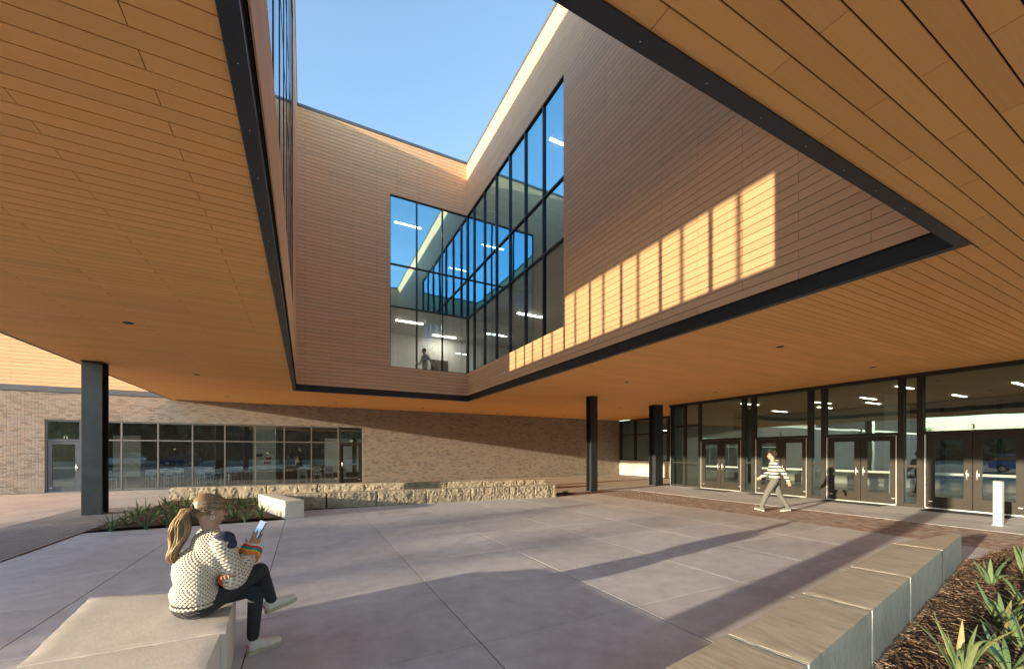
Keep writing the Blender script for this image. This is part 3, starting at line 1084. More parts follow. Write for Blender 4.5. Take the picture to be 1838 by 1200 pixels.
def bed(name, poly, n, cell, size, seed):
    rnd = random.Random(seed)
    xs = [p[0] for p in poly]; ys = [p[1] for p in poly]
    m = MB()
    nx = int((max(xs) - min(xs)) / cell); ny = int((max(ys) - min(ys)) / cell)
    idx = {}
    for i in range(nx + 1):
        for j in range(ny + 1):
            x = min(xs) + i * cell; y = min(ys) + j * cell
            if in_poly(x, y, poly):
                idx[(i, j)] = len(m.v); m.v.append((x, y, mound_h(x, y)))
    for (i, j) in list(idx):
        q = [(i, j), (i + 1, j), (i + 1, j + 1), (i, j + 1)]
        if all(t in idx for t in q): m.f.append(tuple(idx[t] for t in q))
    b = tag(m.build(name, M['soil'], None, True), kind='structure')
    c = MB()
    k = 0
    while k < n:
        x = rnd.uniform(min(xs), max(xs)); y = rnd.uniform(min(ys), max(ys))
        if not in_poly(x, y, poly): continue
        k += 1
        ln, w, t = rnd.uniform(.3, 1.9) * size, rnd.uniform(.07, .32) * size, rnd.uniform(.05, .12) * size
        mt = Matrix.Translation((x, y, mound_h(x, y) + rnd.uniform(.0, .018))) @ Euler((rnd.uniform(-.5, .5), rnd.uniform(-.45, .45), rnd.uniform(0, 6.3))).to_matrix().to_4x4()
        q = [mt @ Vector((sx * ln / 2 * (1 if sy > 0 else .8), sy * w / 2, sz * t / 2)) for sz in (-1, 1) for sy in (-1, 1) for sx in (-1, 1)]
        c.add(q, [(0, 2, 3, 1), (4, 5, 7, 6), (0, 1, 5, 4), (2, 6, 7, 3), (0, 4, 6, 2), (1, 3, 7, 5)])
    tag(c.build('bark_chips', M['chip'], b), kind='stuff')
    return b


bed_r = [(1.0, 1.0), (7.25, 2.02), (8.9, 2.28), (10.0, 2.3), (11.6, 2.15), (11.6, -1.2), (1.0, -1.2)]
bed('mulch_bed', bed_r, 24000, .06, .048, 4)
bed_l = [(-4.17, 11.68), (-.5, 11.86), (-1.25, 14.15), (-.5, 14.0), (8.5, 13.3), (9.8, 15.8), (-4.17, 18.0)]
bed('mulch_bed', bed_l, 5000, .10, .08, 5)
bed('mulch_bed', [(-4.1, .9), (-1.62, .9), (-1.62, 3.95), (-2.2, 3.95), (-4.1, 3.0)], 2500, .10, .06, 6)
bed('mulch_bed', [(8.62, 12.95), (9.75, 13.3), (9.9, 14.2), (8.62, 13.6)], 500, .10, .07, 7)


def mat_leaf(name, c, c2):
    m, nt, bs = nodes(name)
    rnd = per_piece(nt)
    v = pos_scaled(nt, (1, 1, 1), 'Object')
    col = ramp(nt, rnd, [(0, c), (.6, c2), (.9, (c2[0] * 1.5, c2[1] * 1.15, c2[2] * .9)), (1, (.34, .28, .12))])
    col = mix_rgb(nt, 1.0, col, ramp(nt, noise_n(nt, pos_scaled(nt, (90, 90, 5), 'Object'), 1.0, 3), [(.3, (.8, .8, .8)), (.7, (1.15, 1.15, 1.15))]), 'MULTIPLY')
    L(nt, col, bs.inputs['Base Color'])
    bs.inputs['Roughness'].default_value = .5
    tr = N(nt, 'ShaderNodeBsdfTranslucent')
    L(nt, col, tr.inputs[0])
    mx = N(nt, 'ShaderNodeMixShader'); mx.inputs[0].default_value = .25
    L(nt, bs.outputs[0], mx.inputs[1]); L(nt, tr.outputs[0], mx.inputs[2])
    L(nt, mx.outputs[0], nt.nodes['Material Output'].inputs[0])
    return m


M['leaf'] = mat_leaf('iris_leaf', (.11, .19, .085), (.19, .27, .13))
M['leaf2'] = mat_leaf('dark_strap_leaf', (.045, .095, .04), (.09, .16, .06))


def blade(m, length, width, bend, kink=0.0, seg=9, mt=Matrix()):
    """a strap leaf growing up Z, bending towards X, folded along its middle"""
    p = Vector((0, 0, 0)); a = 0.0
    vs_, fs = [], []
    for i in range(seg + 1):
        t = i / seg
        w = width * (0.55 + .45 * math.sin(min(1, t * 2.2) * math.pi / 2)) * (1 - t ** 2.6) + .0012
        side = Vector((0, 1, 0))
        nrm = Vector((math.cos(a), 0, -math.sin(a)))
        for s_, k in ((-1, .16), (0, 0), (1, .16)):
            vs_.append(mt @ (p + side * s_ * w / 2 - nrm * 0 + nrm * k * w))
        a += (bend + (kink if t > .55 else 0)) / seg
        p = p + Vector((math.sin(a), 0, math.cos(a))) * length / seg
    for i in range(seg):
        b = i * 3
        fs += [(b, b + 1, b + 4, b + 3), (b + 1, b + 2, b + 5, b + 4)]
    m.add(vs_, fs)


LEAF = []
for (bd, kk, w) in ((.25, 0, .052), (.6, .3, .046), (1.2, .5, .042), (1.9, .4, .036), (.45, 2.2, .044), (.1, .1, .060)):
    m = MB(); blade(m, .42, w, bd, kk); LEAF.append(m.mesh('leaf', M['leaf'], True))


def iris(x, y, n, size, label, seed, z=None):
    rnd = random.Random(seed)
    o = empty('strap_leaf_plant', (x, y, mound_h(x, y) if z is None else z), 0, label, 'plant', 'strap-leaved plants of the mulch beds')
    az0 = rnd.uniform(0, 6.28)
    for k in range(n):
        me = LEAF[rnd.choice((0, 0, 1, 1, 2, 2, 3, 4, 5))]
        az = az0 + k * 2.4 + rnd.uniform(-.4, .4)
        r = rnd.uniform(.0, .03)
        s_ = size * rnd.uniform(.65, 1.15)
        l_ = link('leaf', me, o, (r * math.cos(az), r * math.sin(az), 0), (0, rnd.uniform(.05, .55), az), (s_, s_ * rnd.uniform(.8, 1.2), s_))
    return o


near = (((1778, 1052), 9, .95, 'near the far end of the stone blocks, half upright'), ((1836, 1030), 9, 1.1, 'at the right picture edge, topmost'),
        ((1802, 1130), 13, 1.0, 'in the middle of the right-hand bed, leaves spreading both ways'), ((1850, 1105), 10, 1.1, 'cut by the right picture edge, in the middle'),
        ((1722, 1222), 12, 1.12, 'lowest in the bed, one broad leaf pointing up'), ((1810, 1215), 12, 1.0, 'at the bottom edge beside the broad-leaved one'), ((1850, 1180), 11, 1.0, 'in the lower right corner of the picture'), ((1800, 1160), 8, .8, 'small and low, between two bigger ones at the lower right'))
for k, ((u, v), n, sz, lab) in enumerate(near):
    p = gp(u, v)
    iris(p.x, p.y, n + 3, sz, 'grey-green strap-leaved plant ' + lab, 100 + k)
# far bed: leaves of each plant are one part
rnd = random.Random(21)
spots = []
for (u, v) in ((200, 952), (228, 946), (262, 948), (300, 944), (240, 934), (275, 930), (310, 930), (345, 936), (250, 925), (290, 920), (320, 917), (356, 922), (395, 938), (420, 930), (440, 936), (468, 929), (300, 908), (335, 908), (372, 912), (410, 915), (440, 914), (470, 916), (355, 902), (400, 903), (432, 904), (460, 905), (385, 926), (262, 918)):
    p = gp(u, v, .03)
    spots.append((p.x, p.y, u, v))
spots.sort(key=lambda t: t[2])
count_row = {'front': 0, 'middle': 0, 'back': 0}
for k, (x, y, u, v) in enumerate(spots):
    row = 'front' if v > 935 else ('middle' if v > 915 else 'back')
    o = empty('strap_leaf_plant', (x, y, mound_h(x, y)), 0, f'green strap-leaved plant, {ORD[count_row[row]]} from the left in the {row} row of the far planter', 'plant', 'plants of the far planter')
    count_row[row] += 1
    m = MB()
    for q in range(16):
        az = q * 2.4 + rnd.uniform(-.4, .4)
        blade(m, rnd.uniform(.28, .52), rnd.uniform(.024, .036), rnd.uniform(.2, 1.5), rnd.choice((0, 0, .6)), 6, Matrix.Rotation(az, 4, 'Z') @ Matrix.Translation((.02, 0, 0)) @ Matrix.Rotation(rnd.uniform(.05, .6), 4, 'Y'))
    m.build('foliage', M['leaf2'], o, True)
    m = MB(); m.tube([(0, 0, -.03), (0, 0, .06)], [.03, .015], 6); m.build('stem', M['leaf2'], o)
for k, (u, v, lab) in enumerate(((1015, 886, 'small leafy plant at the right end of the front stone wall'), (4, 1203, 'green plant tip at the lower left corner beside the bench'))):
    p = gp(u, v, .03) if k == 0 else Vector((-2.35, 3.42, 0))
    o = empty('strap_leaf_plant', (p.x, p.y, .02), 0, lab, 'plant', 'strap-leaved plants of the mulch beds')
    m = MB()
    for q in range(16): blade(m, rnd.uniform(.2, .42), .03, rnd.uniform(.2, 1.5), 0, 6, Matrix.Rotation(q * 2.4, 4, 'Z') @ Matrix.Rotation(rnd.uniform(.05, .6), 4, 'Y'))
    m.build('foliage', M['leaf2'], o, True)
    m = MB(); m.tube([(0, 0, -.03), (0, 0, .05)], [.03, .015], 6); m.build('stem', M['leaf2'], o)

# ------------------------------------------------------------------ door furniture outside
o = empty('bollard_post', (14.47, 3.14, 0), 0, 'white square post with slanted top standing before the right-hand doors', 'bollard')
m = MB()
m.add([(-.08, -.07, 0), (.08, -.07, 0), (.08, .07, 0), (-.08, .07, 0), (-.08, -.07, 1.03), (.08, -.07, 1.03), (.08, .07, 1.03), (-.08, .07, 1.03)], [(0, 3, 2, 1), (4, 5, 6, 7), (0, 1, 5, 4), (1, 2, 6, 5), (2, 3, 7, 6), (3, 0, 4, 7)])
M['post'] = mat_plain('scuffed_white_coating', (.58, .57, .54), .5, 0, .12, 14)
bevel(m.build('post', M['post'], o), .006, 2)
m = MB(); m.box(-.084, .084, -.074, .074, 1.031, 1.06); bevel(m.build('cap', M['steel'], o), .006, 2)
m = MB(); m.box(-.095, .095, -.085, .085, 0, .012); m.build('base_plate', M['alu'], o)
m = MB(); m.cyl(0, 0, 0, .012, .045, 20)
b_ = m.build('push_button', M['alu'], o); b_.rotation_euler = (0, R(-90), 0); b_.location = (-.0802, 0, .86)
names = ('first', 'second', 'third', 'fourth')
M['mat'] = mat_plain('black_ribbed_rubber', (.02, .02, .02), .9, 0, .2, 30, .5, 90)
for k, (a, b) in enumerate(pairs):
    o = empty('door_mat', (16.45, (a + b) / 2, 0.001), 0, f'black ribbed door mat before the {names[k]} pair of doors from the column', 'door mat', 'door mats of the entrance')
    m = MB(); m.box(-.33, .36, -.85, .85, 0, .008); m.build('backing', M['mat'], o)
    m = MB()
    for q in range(26): m.box(-.32 + q * .026, -.306 + q * .026, -.84, .84, .0082, .014)
    tag(m.build('ribs', M['mat'], o), kind='stuff')

# ------------------------------------------------------------------ trees and cars beyond the plaza (seen in the glass, and by their shadows)
M['bark'] = mat_plain('grey_bark', (.11, .085, .065), .95, 0, .3, 9, .6, 40)


def mat_foliage():
    m, nt, bs = nodes('winter_foliage')
    rnd = per_piece(nt)
    col = ramp(nt, rnd, [(0, (.045, .05, .022)), (.5, (.085, .085, .038)), (1, (.13, .11, .055))])
    L(nt, col, bs.inputs['Base Color'])
    bs.inputs['Roughness'].default_value = .8
    return m


M['foliage'] = mat_foliage()


def tree_meshes(seed, height, leaves):
    rnd = random.Random(seed)
    wood, crown = MB(), MB()
    tips = []

    def grow(p, d, ln, r, lvl):
        n = 4
        pts, rad = [p], [r]
        q, dd = p.copy(), d.copy()
        for i in range(n):
            dd = (dd + Vector((rnd.uniform(-1, 1), rnd.uniform(-1, 1), rnd.uniform(-.5, .9))) * .16).normalized()
            q = q + dd * ln / n
            pts.append(q.copy()); rad.append(r * (1 - .5 * (i + 1) / n))
        wood.tube(pts, rad, 7 if lvl < 2 else (5 if lvl == 2 else 3), lvl < 2)
        if lvl >= 2: tips.extend(pts[1:])
        if lvl == 4: return
        for k in range(4 if lvl else 6):
            t = rnd.uniform(.4, 1.0)
            i = min(n - 1, int(t * n))
            b = pts[i].lerp(pts[i + 1], t * n - i)
            ax = dd.orthogonal().normalized()
            ax.rotate(Quaternion(dd, rnd.uniform(0, 6.28)))
            nd = (dd * rnd.uniform(.5, .9) + ax * rnd.uniform(.6, 1.1) + Vector((0, 0, .18))).normalized()
            grow(b, nd, ln * rnd.uniform(.55, .75), rad[i] * .62, lvl + 1)
    grow(Vector((0, 0, -.3)), Vector((rnd.uniform(-.1, .1), rnd.uniform(-.1, .1), 1)), height * .36, height * .022, 0)
    for k in range(leaves):
        t = rnd.choice(tips) + Vector((rnd.gauss(0, .18), rnd.gauss(0, .18), rnd.gauss(0, .16)))
        s_ = rnd.uniform(.05, .12)
        e = Euler((rnd.uniform(0, 3), rnd.uniform(0, 3), rnd.uniform(0, 6))).to_matrix()
        crown.add([t + e @ Vector(c) * s_ for c in ((-1, -.5, 0), (1, -.5, .2), (1, .5, 0), (-1, .5, -.2))], [(0, 1, 2, 3)])
    return wood.mesh('trunk', M['bark'], True), crown.mesh('crown', M['foliage'])


TREES = [tree_meshes(3, 8.5, 1700), tree_meshes(8, 7.5, 4200), tree_meshes(15, 9.0, 5200)]


def tree(kind, x, y, s_, rz, label):
    o = empty('shade_tree', (x, y, -.28), rz, label, 'tree', 'trees round the car park')
    o.scale = (s_, s_, s_)
    link('trunk', TREES[kind][0], o); link('crown', TREES[kind][1], o)


rnd = random.Random(5)
for k, (x, y, kind, s_) in enumerate(((-36, -6.0, 0, .92), (-45, .8, 0, 1.05), (-33, 2.6, 0, .82), (-47, 4.0, 0, 1.1), (-38, 5.8, 0, .88), (-55, .6, 0, 1.15), (-60, 2.5, 0, 1.2), (-30, 4.6, 0, .74), (-50, -11, 1, 1.1), (-70, 1.5, 1, 1.1))):
    tree(kind, x, y, s_, k * 1.7, f'{ORD[k]} olive-brown tree of the row left of the plaza, mirrored in the doors')
for k, x in enumerate((-58, -47, -38, -30, -22, -13, -4, 7, 18, 30)):
    tree((2, 1, 2, 0)[k % 4], x, -34 - (k * 7 % 5) * 1.6, (1.0, 1.2, .9, 1.1)[k % 4], k * 2.1, f'{ORD[k]} tree from the left in the row behind the car park, mirrored in windows')
for k, (x, y) in enumerate(((-62, -30), (-74, -18), (-80, -4), (-84, 22), (-78, 36), (-66, 46))):
    tree((2, 1)[k % 2], x, y, 1.2, k * 1.3, f'{ORD[k]} of the far olive trees beyond the road')
# far wood: one mass along the horizon
m = MB()
rnd = random.Random(9)
for k in range(30000):
    a = rnd.uniform(0, 1)
    if rnd.random() < .55: c = Vector((-105 - rnd.uniform(0, 14), -120 + a * 230, 0))
    else: c = Vector((-120 + a * 230, -85 - rnd.uniform(0, 14), 0))
    hmax = (5.0 if c.x < -104.9 else 10.0) + 2.0 * noise.noise(c * .08) + 1.5 * noise.noise(c * .3)
    c.z = hmax * max(0.0, rnd.uniform(-.05, 1)) ** .8
    s_ = rnd.uniform(.6, 1.25)
    e = Euler((rnd.uniform(0, 3), rnd.uniform(0, 3), rnd.uniform(0, 6))).to_matrix()
    m.add([c + e @ Vector(q) * s_ for q in ((-1, -.6, 0), (1, -.6, .3), (1, .6, 0), (-1, .6, -.3))], [(0, 1, 2, 3)])
o = m.build('far_wood', M['foliage'])
tag(o, 'far-off olive-brown wood along the horizon, mirrored in the glass', 'wood', None, 'stuff')

M['tyre'] = mat_plain('tyre_rubber', (.02, .02, .02), .9, 0, .1)
M['carglass'] = mat_plain('dark_car_glass', (.02, .025, .03), .05, 0, .05)
M['red_lamp'] = mat_plain('red_lamp', (.4, .02, .02), .2)


def car(x, y, rz, color, label, tall=1.0):
    o = empty('parked_car', (x, y, -.136), rz, label, 'car', 'cars parked by the plaza')
    paint = mat_plain('car_paint_' + label.split()[0], color, .25, .2, .03)
    prof = [(-2.25, .35), (-2.28, .75), (-2.15, .98), (-1.1, 1.06 * tall), (2.1, 1.06 * tall), (2.25, .9), (2.25, .35)]

    def ext(profile, w0, w1, mat, name):
        m = MB(); n = len(profile)
        zz = [p[1] for p in profile]; lo, hi = min(zz), max(zz)
        wid = lambda z: w0 + (w1 - w0) * (z - lo) / (hi - lo)
        vs_ = [(p[0], -wid(p[1]), p[1]) for p in profile] + [(p[0], wid(p[1]), p[1]) for p in profile]
        m.add(vs_, [tuple(range(n)), tuple(range(2 * n - 1, n - 1, -1))] + [(i, n + i, n + (i + 1) % n, (i + 1) % n) for i in range(n)])
        ob = m.build(name, mat, o)
        bm = bmesh.new(); bm.from_mesh(ob.data); bmesh.ops.recalc_face_normals(bm, faces=bm.faces); bm.to_mesh(ob.data); bm.free()
        return bevel(ob, .05, 2)
    ext(prof, .93, .88, paint, 'body')
    ext([(-1.05, 1.05 * tall), (-.35, 1.52 * tall), (1.7, 1.55 * tall), (2.12, 1.06 * tall)], .84, .68, M['carglass'], 'windows')
    ext([(-.35, 1.53 * tall), (-.2, 1.58 * tall), (1.55, 1.61 * tall), (1.74, 1.55 * tall)], .70, .60, paint, 'roof')
    for sx in (-1.38, 1.38):
        for sy in (-.83, .83):
            m = MB(); m.tube([(sx, sy - .11, .34), (sx, sy + .11, .34)], .34, 20); w = m.build('tyre', M['tyre'], o)
            m = MB(); m.tube([(sx, sy - .115, .34), (sx, sy + .115, .34)], .21, 14); m.build('rim', M['alu'], w)
    for sy in (-.7, .7):
        m = MB(); m.box(-2.31, -2.2, sy - .16, sy + .16, .72, .86); m.build('headlight', M['alu'], o)
        m = MB(); m.box(2.2, 2.29, sy - .14, sy + .14, .78, .95); m.build('tail_light', M['red_lamp'], o)


car(-21.5, -22.5, .15, (.55, .62, .70), 'silver-blue parked estate car mirrored in the classroom window behind the left column', 1.08)
car(-24.5, 11.0, 1.45, (.02, .13, .55), 'blue parked car mirrored in the right-hand entrance door', 1.0)
car(-15.8, -25.0, .1, (.02, .05, .14), 'dark blue parked car mirrored in the far left door', 1.0)
# leaning trunk mirrored in the far left door
o = empty('leaning_tree', (-24.0, -13.0, -.2), 0, 'dark leaning tree trunk mirrored in the far left glass door', 'tree')
m = MB(); m.tube([(0, 0, -.2), (-1.0, 0, 1.8), (-2.1, .2, 3.9), (-3.0, .2, 6.2)], [.34, .30, .27, .2], 10); m.build('trunk', M['bark'], o, True)
c_ = link('crown', TREES[1][1], o, (-3.2, .2, 1.2), None, (.9, .9, .9))

# ------------------------------------------------------------------ inside the classroom
M['chair'] = mat_plain('grey_plastic', (.42, .45, .50), .5)
M['table_top'] = mat_plain('white_laminate', (.70, .70, .66), .4)


def chair(x, y, rz, label, h=.46):
    o = empty('classroom_chair', (x, y, .012), rz, label, 'chair', 'grey chairs in the classroom')
    m = MB(); m.box(-.2, .2, -.2, .2, h - .02, h); bevel(m.build('seat', M['chair'], o), .008)
    m = MB(); m.box(-.2, .2, .18, .205, h + .12, h + .40); bevel(m.build('backrest', M['chair'], o), .008)
    for sx in (-1, 1):
        for sy in (-1, 1):
            m = MB(); m.tube([(sx * .20, sy * .2, 0), (sx * .17, sy * .18, h - .02 if sy < 0 else h + .2)], .011, 6); m.build('leg', M['alu'], o)


def table(x, y, lx, ly, label, h=.74):
    o = empty('classroom_table', (x, y, .012), 0, label, 'table', 'white tables in the classroom')
    m = MB(); m.box(-lx / 2, lx / 2, -ly / 2, ly / 2, h - .03, h); bevel(m.build('tabletop', M['table_top'], o), .006)
    for sx in (-1, 1):
        for sy in (-1, 1):
            m = MB(); m.tube([(sx * (lx / 2 - .08), sy * (ly / 2 - .08), 0), (sx * (lx / 2 - .08), sy * (ly / 2 - .08), h - .031)], .02, 8); m.build('leg', M['alu'], o)


where = ('behind the column at the left', 'behind the second wide pane', 'behind the third wide pane', 'left of the wall posters', 'behind the last wide pane', 'behind the right-hand glass door')
for k, (x, y) in enumerate(((-8.6, 26.0), (-6.4, 26.4), (-4.4, 26.2), (-3.2, 27.6), (.2, 26.2), (1.6, 26.6))):
    table(x, y, 1.3, .7, f'white table on thin legs in the classroom, {where[k]}')
    for q, (dx, dy, rz) in enumerate(((-.35, -.6, 3.14), (.4, -.6, 3.0), (-.3, .6, 0), (.45, .62, .2))):
        chair(x + dx, y + dy, rz, f'grey chair at the classroom table {where[k]}, {("near left", "near right", "far left", "far right")[q]}')
M['paper_r'] = mat_plain('red_paper', (.55, .08, .06), .8)
M['paper_y'] = mat_plain('yellow_paper', (.62, .5, .12), .8)
M['paper_d'] = mat_plain('dark_paper', (.05, .05, .05), .8)
M['teal'] = mat_plain('teal_box', (.06, .40, .38), .6)
for (x, z, w, h, mt, lab) in ((-2.28, 1.55, .3, .16, 'paper_d', 'black'), (-2.25, 1.36, .2, .10, 'paper_y', 'yellow'), (-1.85, 1.38, .26, .14, 'paper_r', 'red'), (-1.9, 1.14, .34, .16, 'paper_r', 'lower red')):
    m = MB(); m.box(x - w / 2, x + w / 2, 26.39, 26.397, z - h / 2, z + h / 2)
    tag(m.build('wall_poster', M[mt]), f'small {lab} poster on the white classroom wall', 'poster', 'posters on the classroom wall')
m = MB(); m.box(-2.6, -1.5, 26.4, 26.6, 0, 3.5); m.build('classroom_pier', M['white'], school)
for k, (x, y) in enumerate(((-7.5, 27), (-5.0, 27), (-.4, 27), (2.2, 27))):
    lamp(x, y, 3.498, 1.3, .10, f'lit white strip light on the classroom ceiling, {ORD[k]} from the left', 'strip lights of the classroom')

# ------------------------------------------------------------------ people
def mat_skin(name, c):
    m, nt, bs = nodes(name)
    v = pos_scaled(nt, (1, 1, 1), 'Object')
    L(nt, ramp(nt, noise_n(nt, v, 14, 3), [(.3, tuple(x * .9 for x in c)), (.7, (c[0] * 1.05, c[1] * 1.03, c[2] * 1.02))]), bs.inputs['Base Color'])
    bs.inputs['Roughness'].default_value = .5
    bs.inputs['Subsurface Weight'].default_value = .08
    bs.inputs['Subsurface Radius'].default_value = (.01, .004, .002)
    return m


def mat_hair(name, stops):
    m, nt, bs = nodes(name)
    rnd_ = per_piece(nt)
    g = noise_n(nt, pos_scaled(nt, (60, 60, 6), 'Object'), 1, 3)
    col = mix_rgb(nt, 1.0, ramp(nt, rnd_, stops), ramp(nt, g, [(.3, (.7, .7, .7)), (.7, (1.2, 1.2, 1.2))]), 'MULTIPLY')
    L(nt, col, bs.inputs['Base Color'])
    bs.inputs['Roughness'].default_value = .38
    return m


M['skin'] = mat_skin('skin', (.47, .27, .185))
M['hair'] = mat_hair('dark_blonde_hair', [(0, (.13, .075, .035)), (.35, (.24, .145, .07)), (.7, (.36, .235, .12)), (1, (.50, .36, .21))])
M['hair2'] = mat_hair('brown_hair', [(0, (.045, .03, .02)), (1, (.085, .055, .035))])
M['denim'] = mat_plain('black_denim', (.022, .023, .026), .85, 0, .35, 30, .35, 260)
M['sole'] = mat_plain('gum_sole', (.46, .38, .27), .7)
M['shoe'] = mat_plain('off_white_leather', (.62, .57, .49), .6, 0, .08, 30)
M['pink'] = mat_plain('pink_heel_tab', (.62, .20, .24), .6)
M['jogger'] = mat_plain('grey_jersey', (.13, .125, .115), .9, 0, .12, 25, .3, 200)
M['glasses'] = mat_plain('brown_spectacle_frame', (.10, .05, .03), .3)


def blob(name, prims, voxel, smooth, mat, parent, fac=.5):
    """one continuous surface grown over tapered limbs and ellipsoids"""
    me = bpy.data.meshes.new(name)
    bm = bmesh.new()
    for p in prims:
        if p[0] == 'c':
            _, a, ra, b, rb = p
            a, b = Vector(a), Vector(b)
            for c, r in ((a, ra), (b, rb)):
                bmesh.ops.create_icosphere(bm, subdivisions=3, radius=r, matrix=Matrix.Translation(c))
            if (b - a).length > 1e-4:
                q = (b - a).to_track_quat('Z', 'Y').to_matrix().to_4x4()
                bmesh.ops.create_cone(bm, cap_ends=True, segments=24, radius1=ra, radius2=rb, depth=(b - a).length, matrix=Matrix.Translation((a + b) / 2) @ q)
        else:
            _, c, rad, rot = p
            bmesh.ops.create_icosphere(bm, subdivisions=3, radius=1, matrix=Matrix.Translation(Vector(c)) @ (rot.to_4x4() if rot is not None else Matrix()) @ Matrix.Diagonal((*rad, 1)))
    bm.to_mesh(me); bm.free()
    tmp = bpy.data.objects.new('tmp', me)
    COL.objects.link(tmp)
    rm = tmp.modifiers.new('r', 'REMESH'); rm.mode = 'VOXEL'; rm.voxel_size = voxel
    if smooth:
        sm = tmp.modifiers.new('s', 'SMOOTH'); sm.factor = fac; sm.iterations = smooth
    dg = bpy.context.evaluated_depsgraph_get()
    out = bpy.data.meshes.new_from_object(tmp.evaluated_get(dg))
    bpy.data.objects.remove(tmp)
    out.name = name
    out.materials.clear(); out.materials.append(mat)
    out.polygons.foreach_set('use_smooth', [True] * len(out.polygons))
    return link(name, out, parent)


def frame(fwd, up=(0, 0, 1)):
    """axes: x forward, y left, z up"""
    x = Vector(fwd).normalized(); z = Vector(up)
    y = z.cross(x).normalized(); z = x.cross(y)
    return Matrix((x, y, z)).transposed()


def head_prims(c, fr):
    P = lambda x, y, z: c + fr @ Vector((x, y, z))
    return [('e', P(-.012, 0, .022), (.098, .076, .092), fr), ('e', P(.030, 0, -.035), (.062, .058, .075), fr),
            ('e', P(.055, 0, -.085), (.032, .034, .028), fr), ('c', P(.088, 0, .008), .010, P(.108, 0, -.026), .013),
            ('c', P(.084, .0, -.062), .016, P(.086, 0, -.064), .016), ('e', P(.072, .032, -.02), (.02, .022, .02), fr), ('e', P(.072, -.032, -.02), (.02, .022, .02), fr),
            ('e', P(.078, 0, .034), (.016, .05, .014), fr),
            ('e', P(-.004, .077, -.012), (.018, .009, .030), fr), ('e', P(-.004, -.077, -.012), (.018, .009, .030), fr)]


def face_bits(c, fr, parent):
    P = lambda x, y, z: c + fr @ Vector((x, y, z))
    me = M.setdefault('eye', mat_plain('eye', (.05, .035, .03), .2))
    lip = M.setdefault('lip', mat_plain('lip', (.42, .16, .14), .5))
    for s_ in (-1, 1):
        blob('eye', [('e', P(.088, s_ * .032, .012), (.007, .014, .007), fr)], .003, 1, me, parent)
    blob('mouth', [('e', P(.098, 0, -.066), (.008, .022, .006), fr)], .003, 1, lip, parent)


def finger(base, d, curl, ln, r=.0085, axis=None, n=3):
    """a bent finger: a chain of limbs turning by curl at each joint"""
    out = []
    p, d = Vector(base), Vector(d).normalized()
    for k in range(n):
        q = p + d * ln * (.46, .32, .22)[k]
        out.append(('c', p, r * (1 - .08 * k), q, r * (1 - .08 * (k + 1))))
        p = q
        d = Quaternion(axis, curl) @ d
    return out


def hand(wrist, d, side, curl, thumb_side, spread=.06):
    """palm and five fingers; d runs from the wrist to the fingers, side across the knuckles, fingers curl about side"""
    d, side = Vector(d).normalized(), Vector(side).normalized()
    side = (side - d * side.dot(d)).normalized()
    palm_n = d.cross(side)
    out = [('c', wrist, .024, wrist + d * .02, .026)]
    for k in range(4):
        off = (k - 1.5) * .019
        b = wrist + d * .078 + side * off
        out.append(('c', wrist + d * .018 + side * off * .7, .015, b, .0115))
        out += finger(b, d + side * (k - 1.5) * spread, curl, (.070, .078, .074, .058)[k if thumb_side < 0 else 3 - k], .0086, side)
    tb = wrist + d * .025 + side * thumb_side * .030
    out.append(('c', wrist + d * .015 + side * thumb_side * .015, .017, tb, .014))
    out += finger(tb, d * .75 + side * thumb_side * .75 + palm_n * .25, curl * .5, .066, .0098, side, 2)
    return out


def strands(m, n, path_fn, rnd_, r=.004, seg=8):
    for k in range(n):
        pts = path_fn(k, rnd_)
        m.tube(pts, [r * (.9 if i < len(pts) - 2 else .45) for i in range(len(pts))], 5)


def shoe(heel, toe, up, parent, upper, sole, heel_mat=None, ln=.265, w=.088):
    """sole and upper between heel and toe points on the sole line"""
    heel, toe = Vector(heel), Vector(toe)
    fr = frame(toe - heel, up)
    P = lambda x, y, z: heel + fr @ Vector((x, y, z))
    L_ = (toe - heel).length
    m = MB()
    prof = [(0.0, .026), (.012, .032), (.05, .034), (.12, .034), (.18, .043), (.225, .042), (.25, .030), (.265, .012)]
    pl = [(x * L_ / .265, y) for x, y in prof] + [(x * L_ / .265, -y) for x, y in prof[::-1]]
    n = len(pl)
    m.add([P(x, y, 0) for x, y in pl] + [P(x * .99 + .001, y * 1.03, .026) for x, y in pl], [tuple(range(n)), tuple(range(2 * n - 1, n - 1, -1))] + [(i, n + i, n + (i + 1) % n, (i + 1) % n) for i in range(n)])
    ob = m.build('sole', sole, parent)
    bm = bmesh.new(); bm.from_mesh(ob.data); bmesh.ops.recalc_face_normals(bm, faces=bm.faces); bm.to_mesh(ob.data); bm.free()
    k = L_ / .265
    u = blob('shoe', [('c', P(.036 * k, 0, .050), .037, P(.10 * k, 0, .050), .036), ('c', P(.036 * k, 0, .080), .037, P(.075 * k, 0, .078), .038), ('e', P(.17 * k, 0, .043), (.080 * k, .047, .040), fr), ('e', P(.218 * k, 0, .040), (.048 * k, .043, .034), fr), ('c', P(.09 * k, 0, .076), .032, P(.15 * k, 0, .060), .030)], .007, 4, upper, parent)
    lm = MB()
    for q in range(4):
        lm.tube([P((.105 + q * .018) * k, -.022, .088 - q * .010), P((.105 + q * .018) * k, 0, .098 - q * .011), P((.105 + q * .018) * k, .022, .088 - q * .010)], .003, 5)
    tag(lm.build('laces', M['white'], u), kind='stuff')
    if heel_mat:
        blob('heel_tab', [('e', P(.006, 0, .066), (.012, .026, .024), fr)], .004, 2, heel_mat, u)


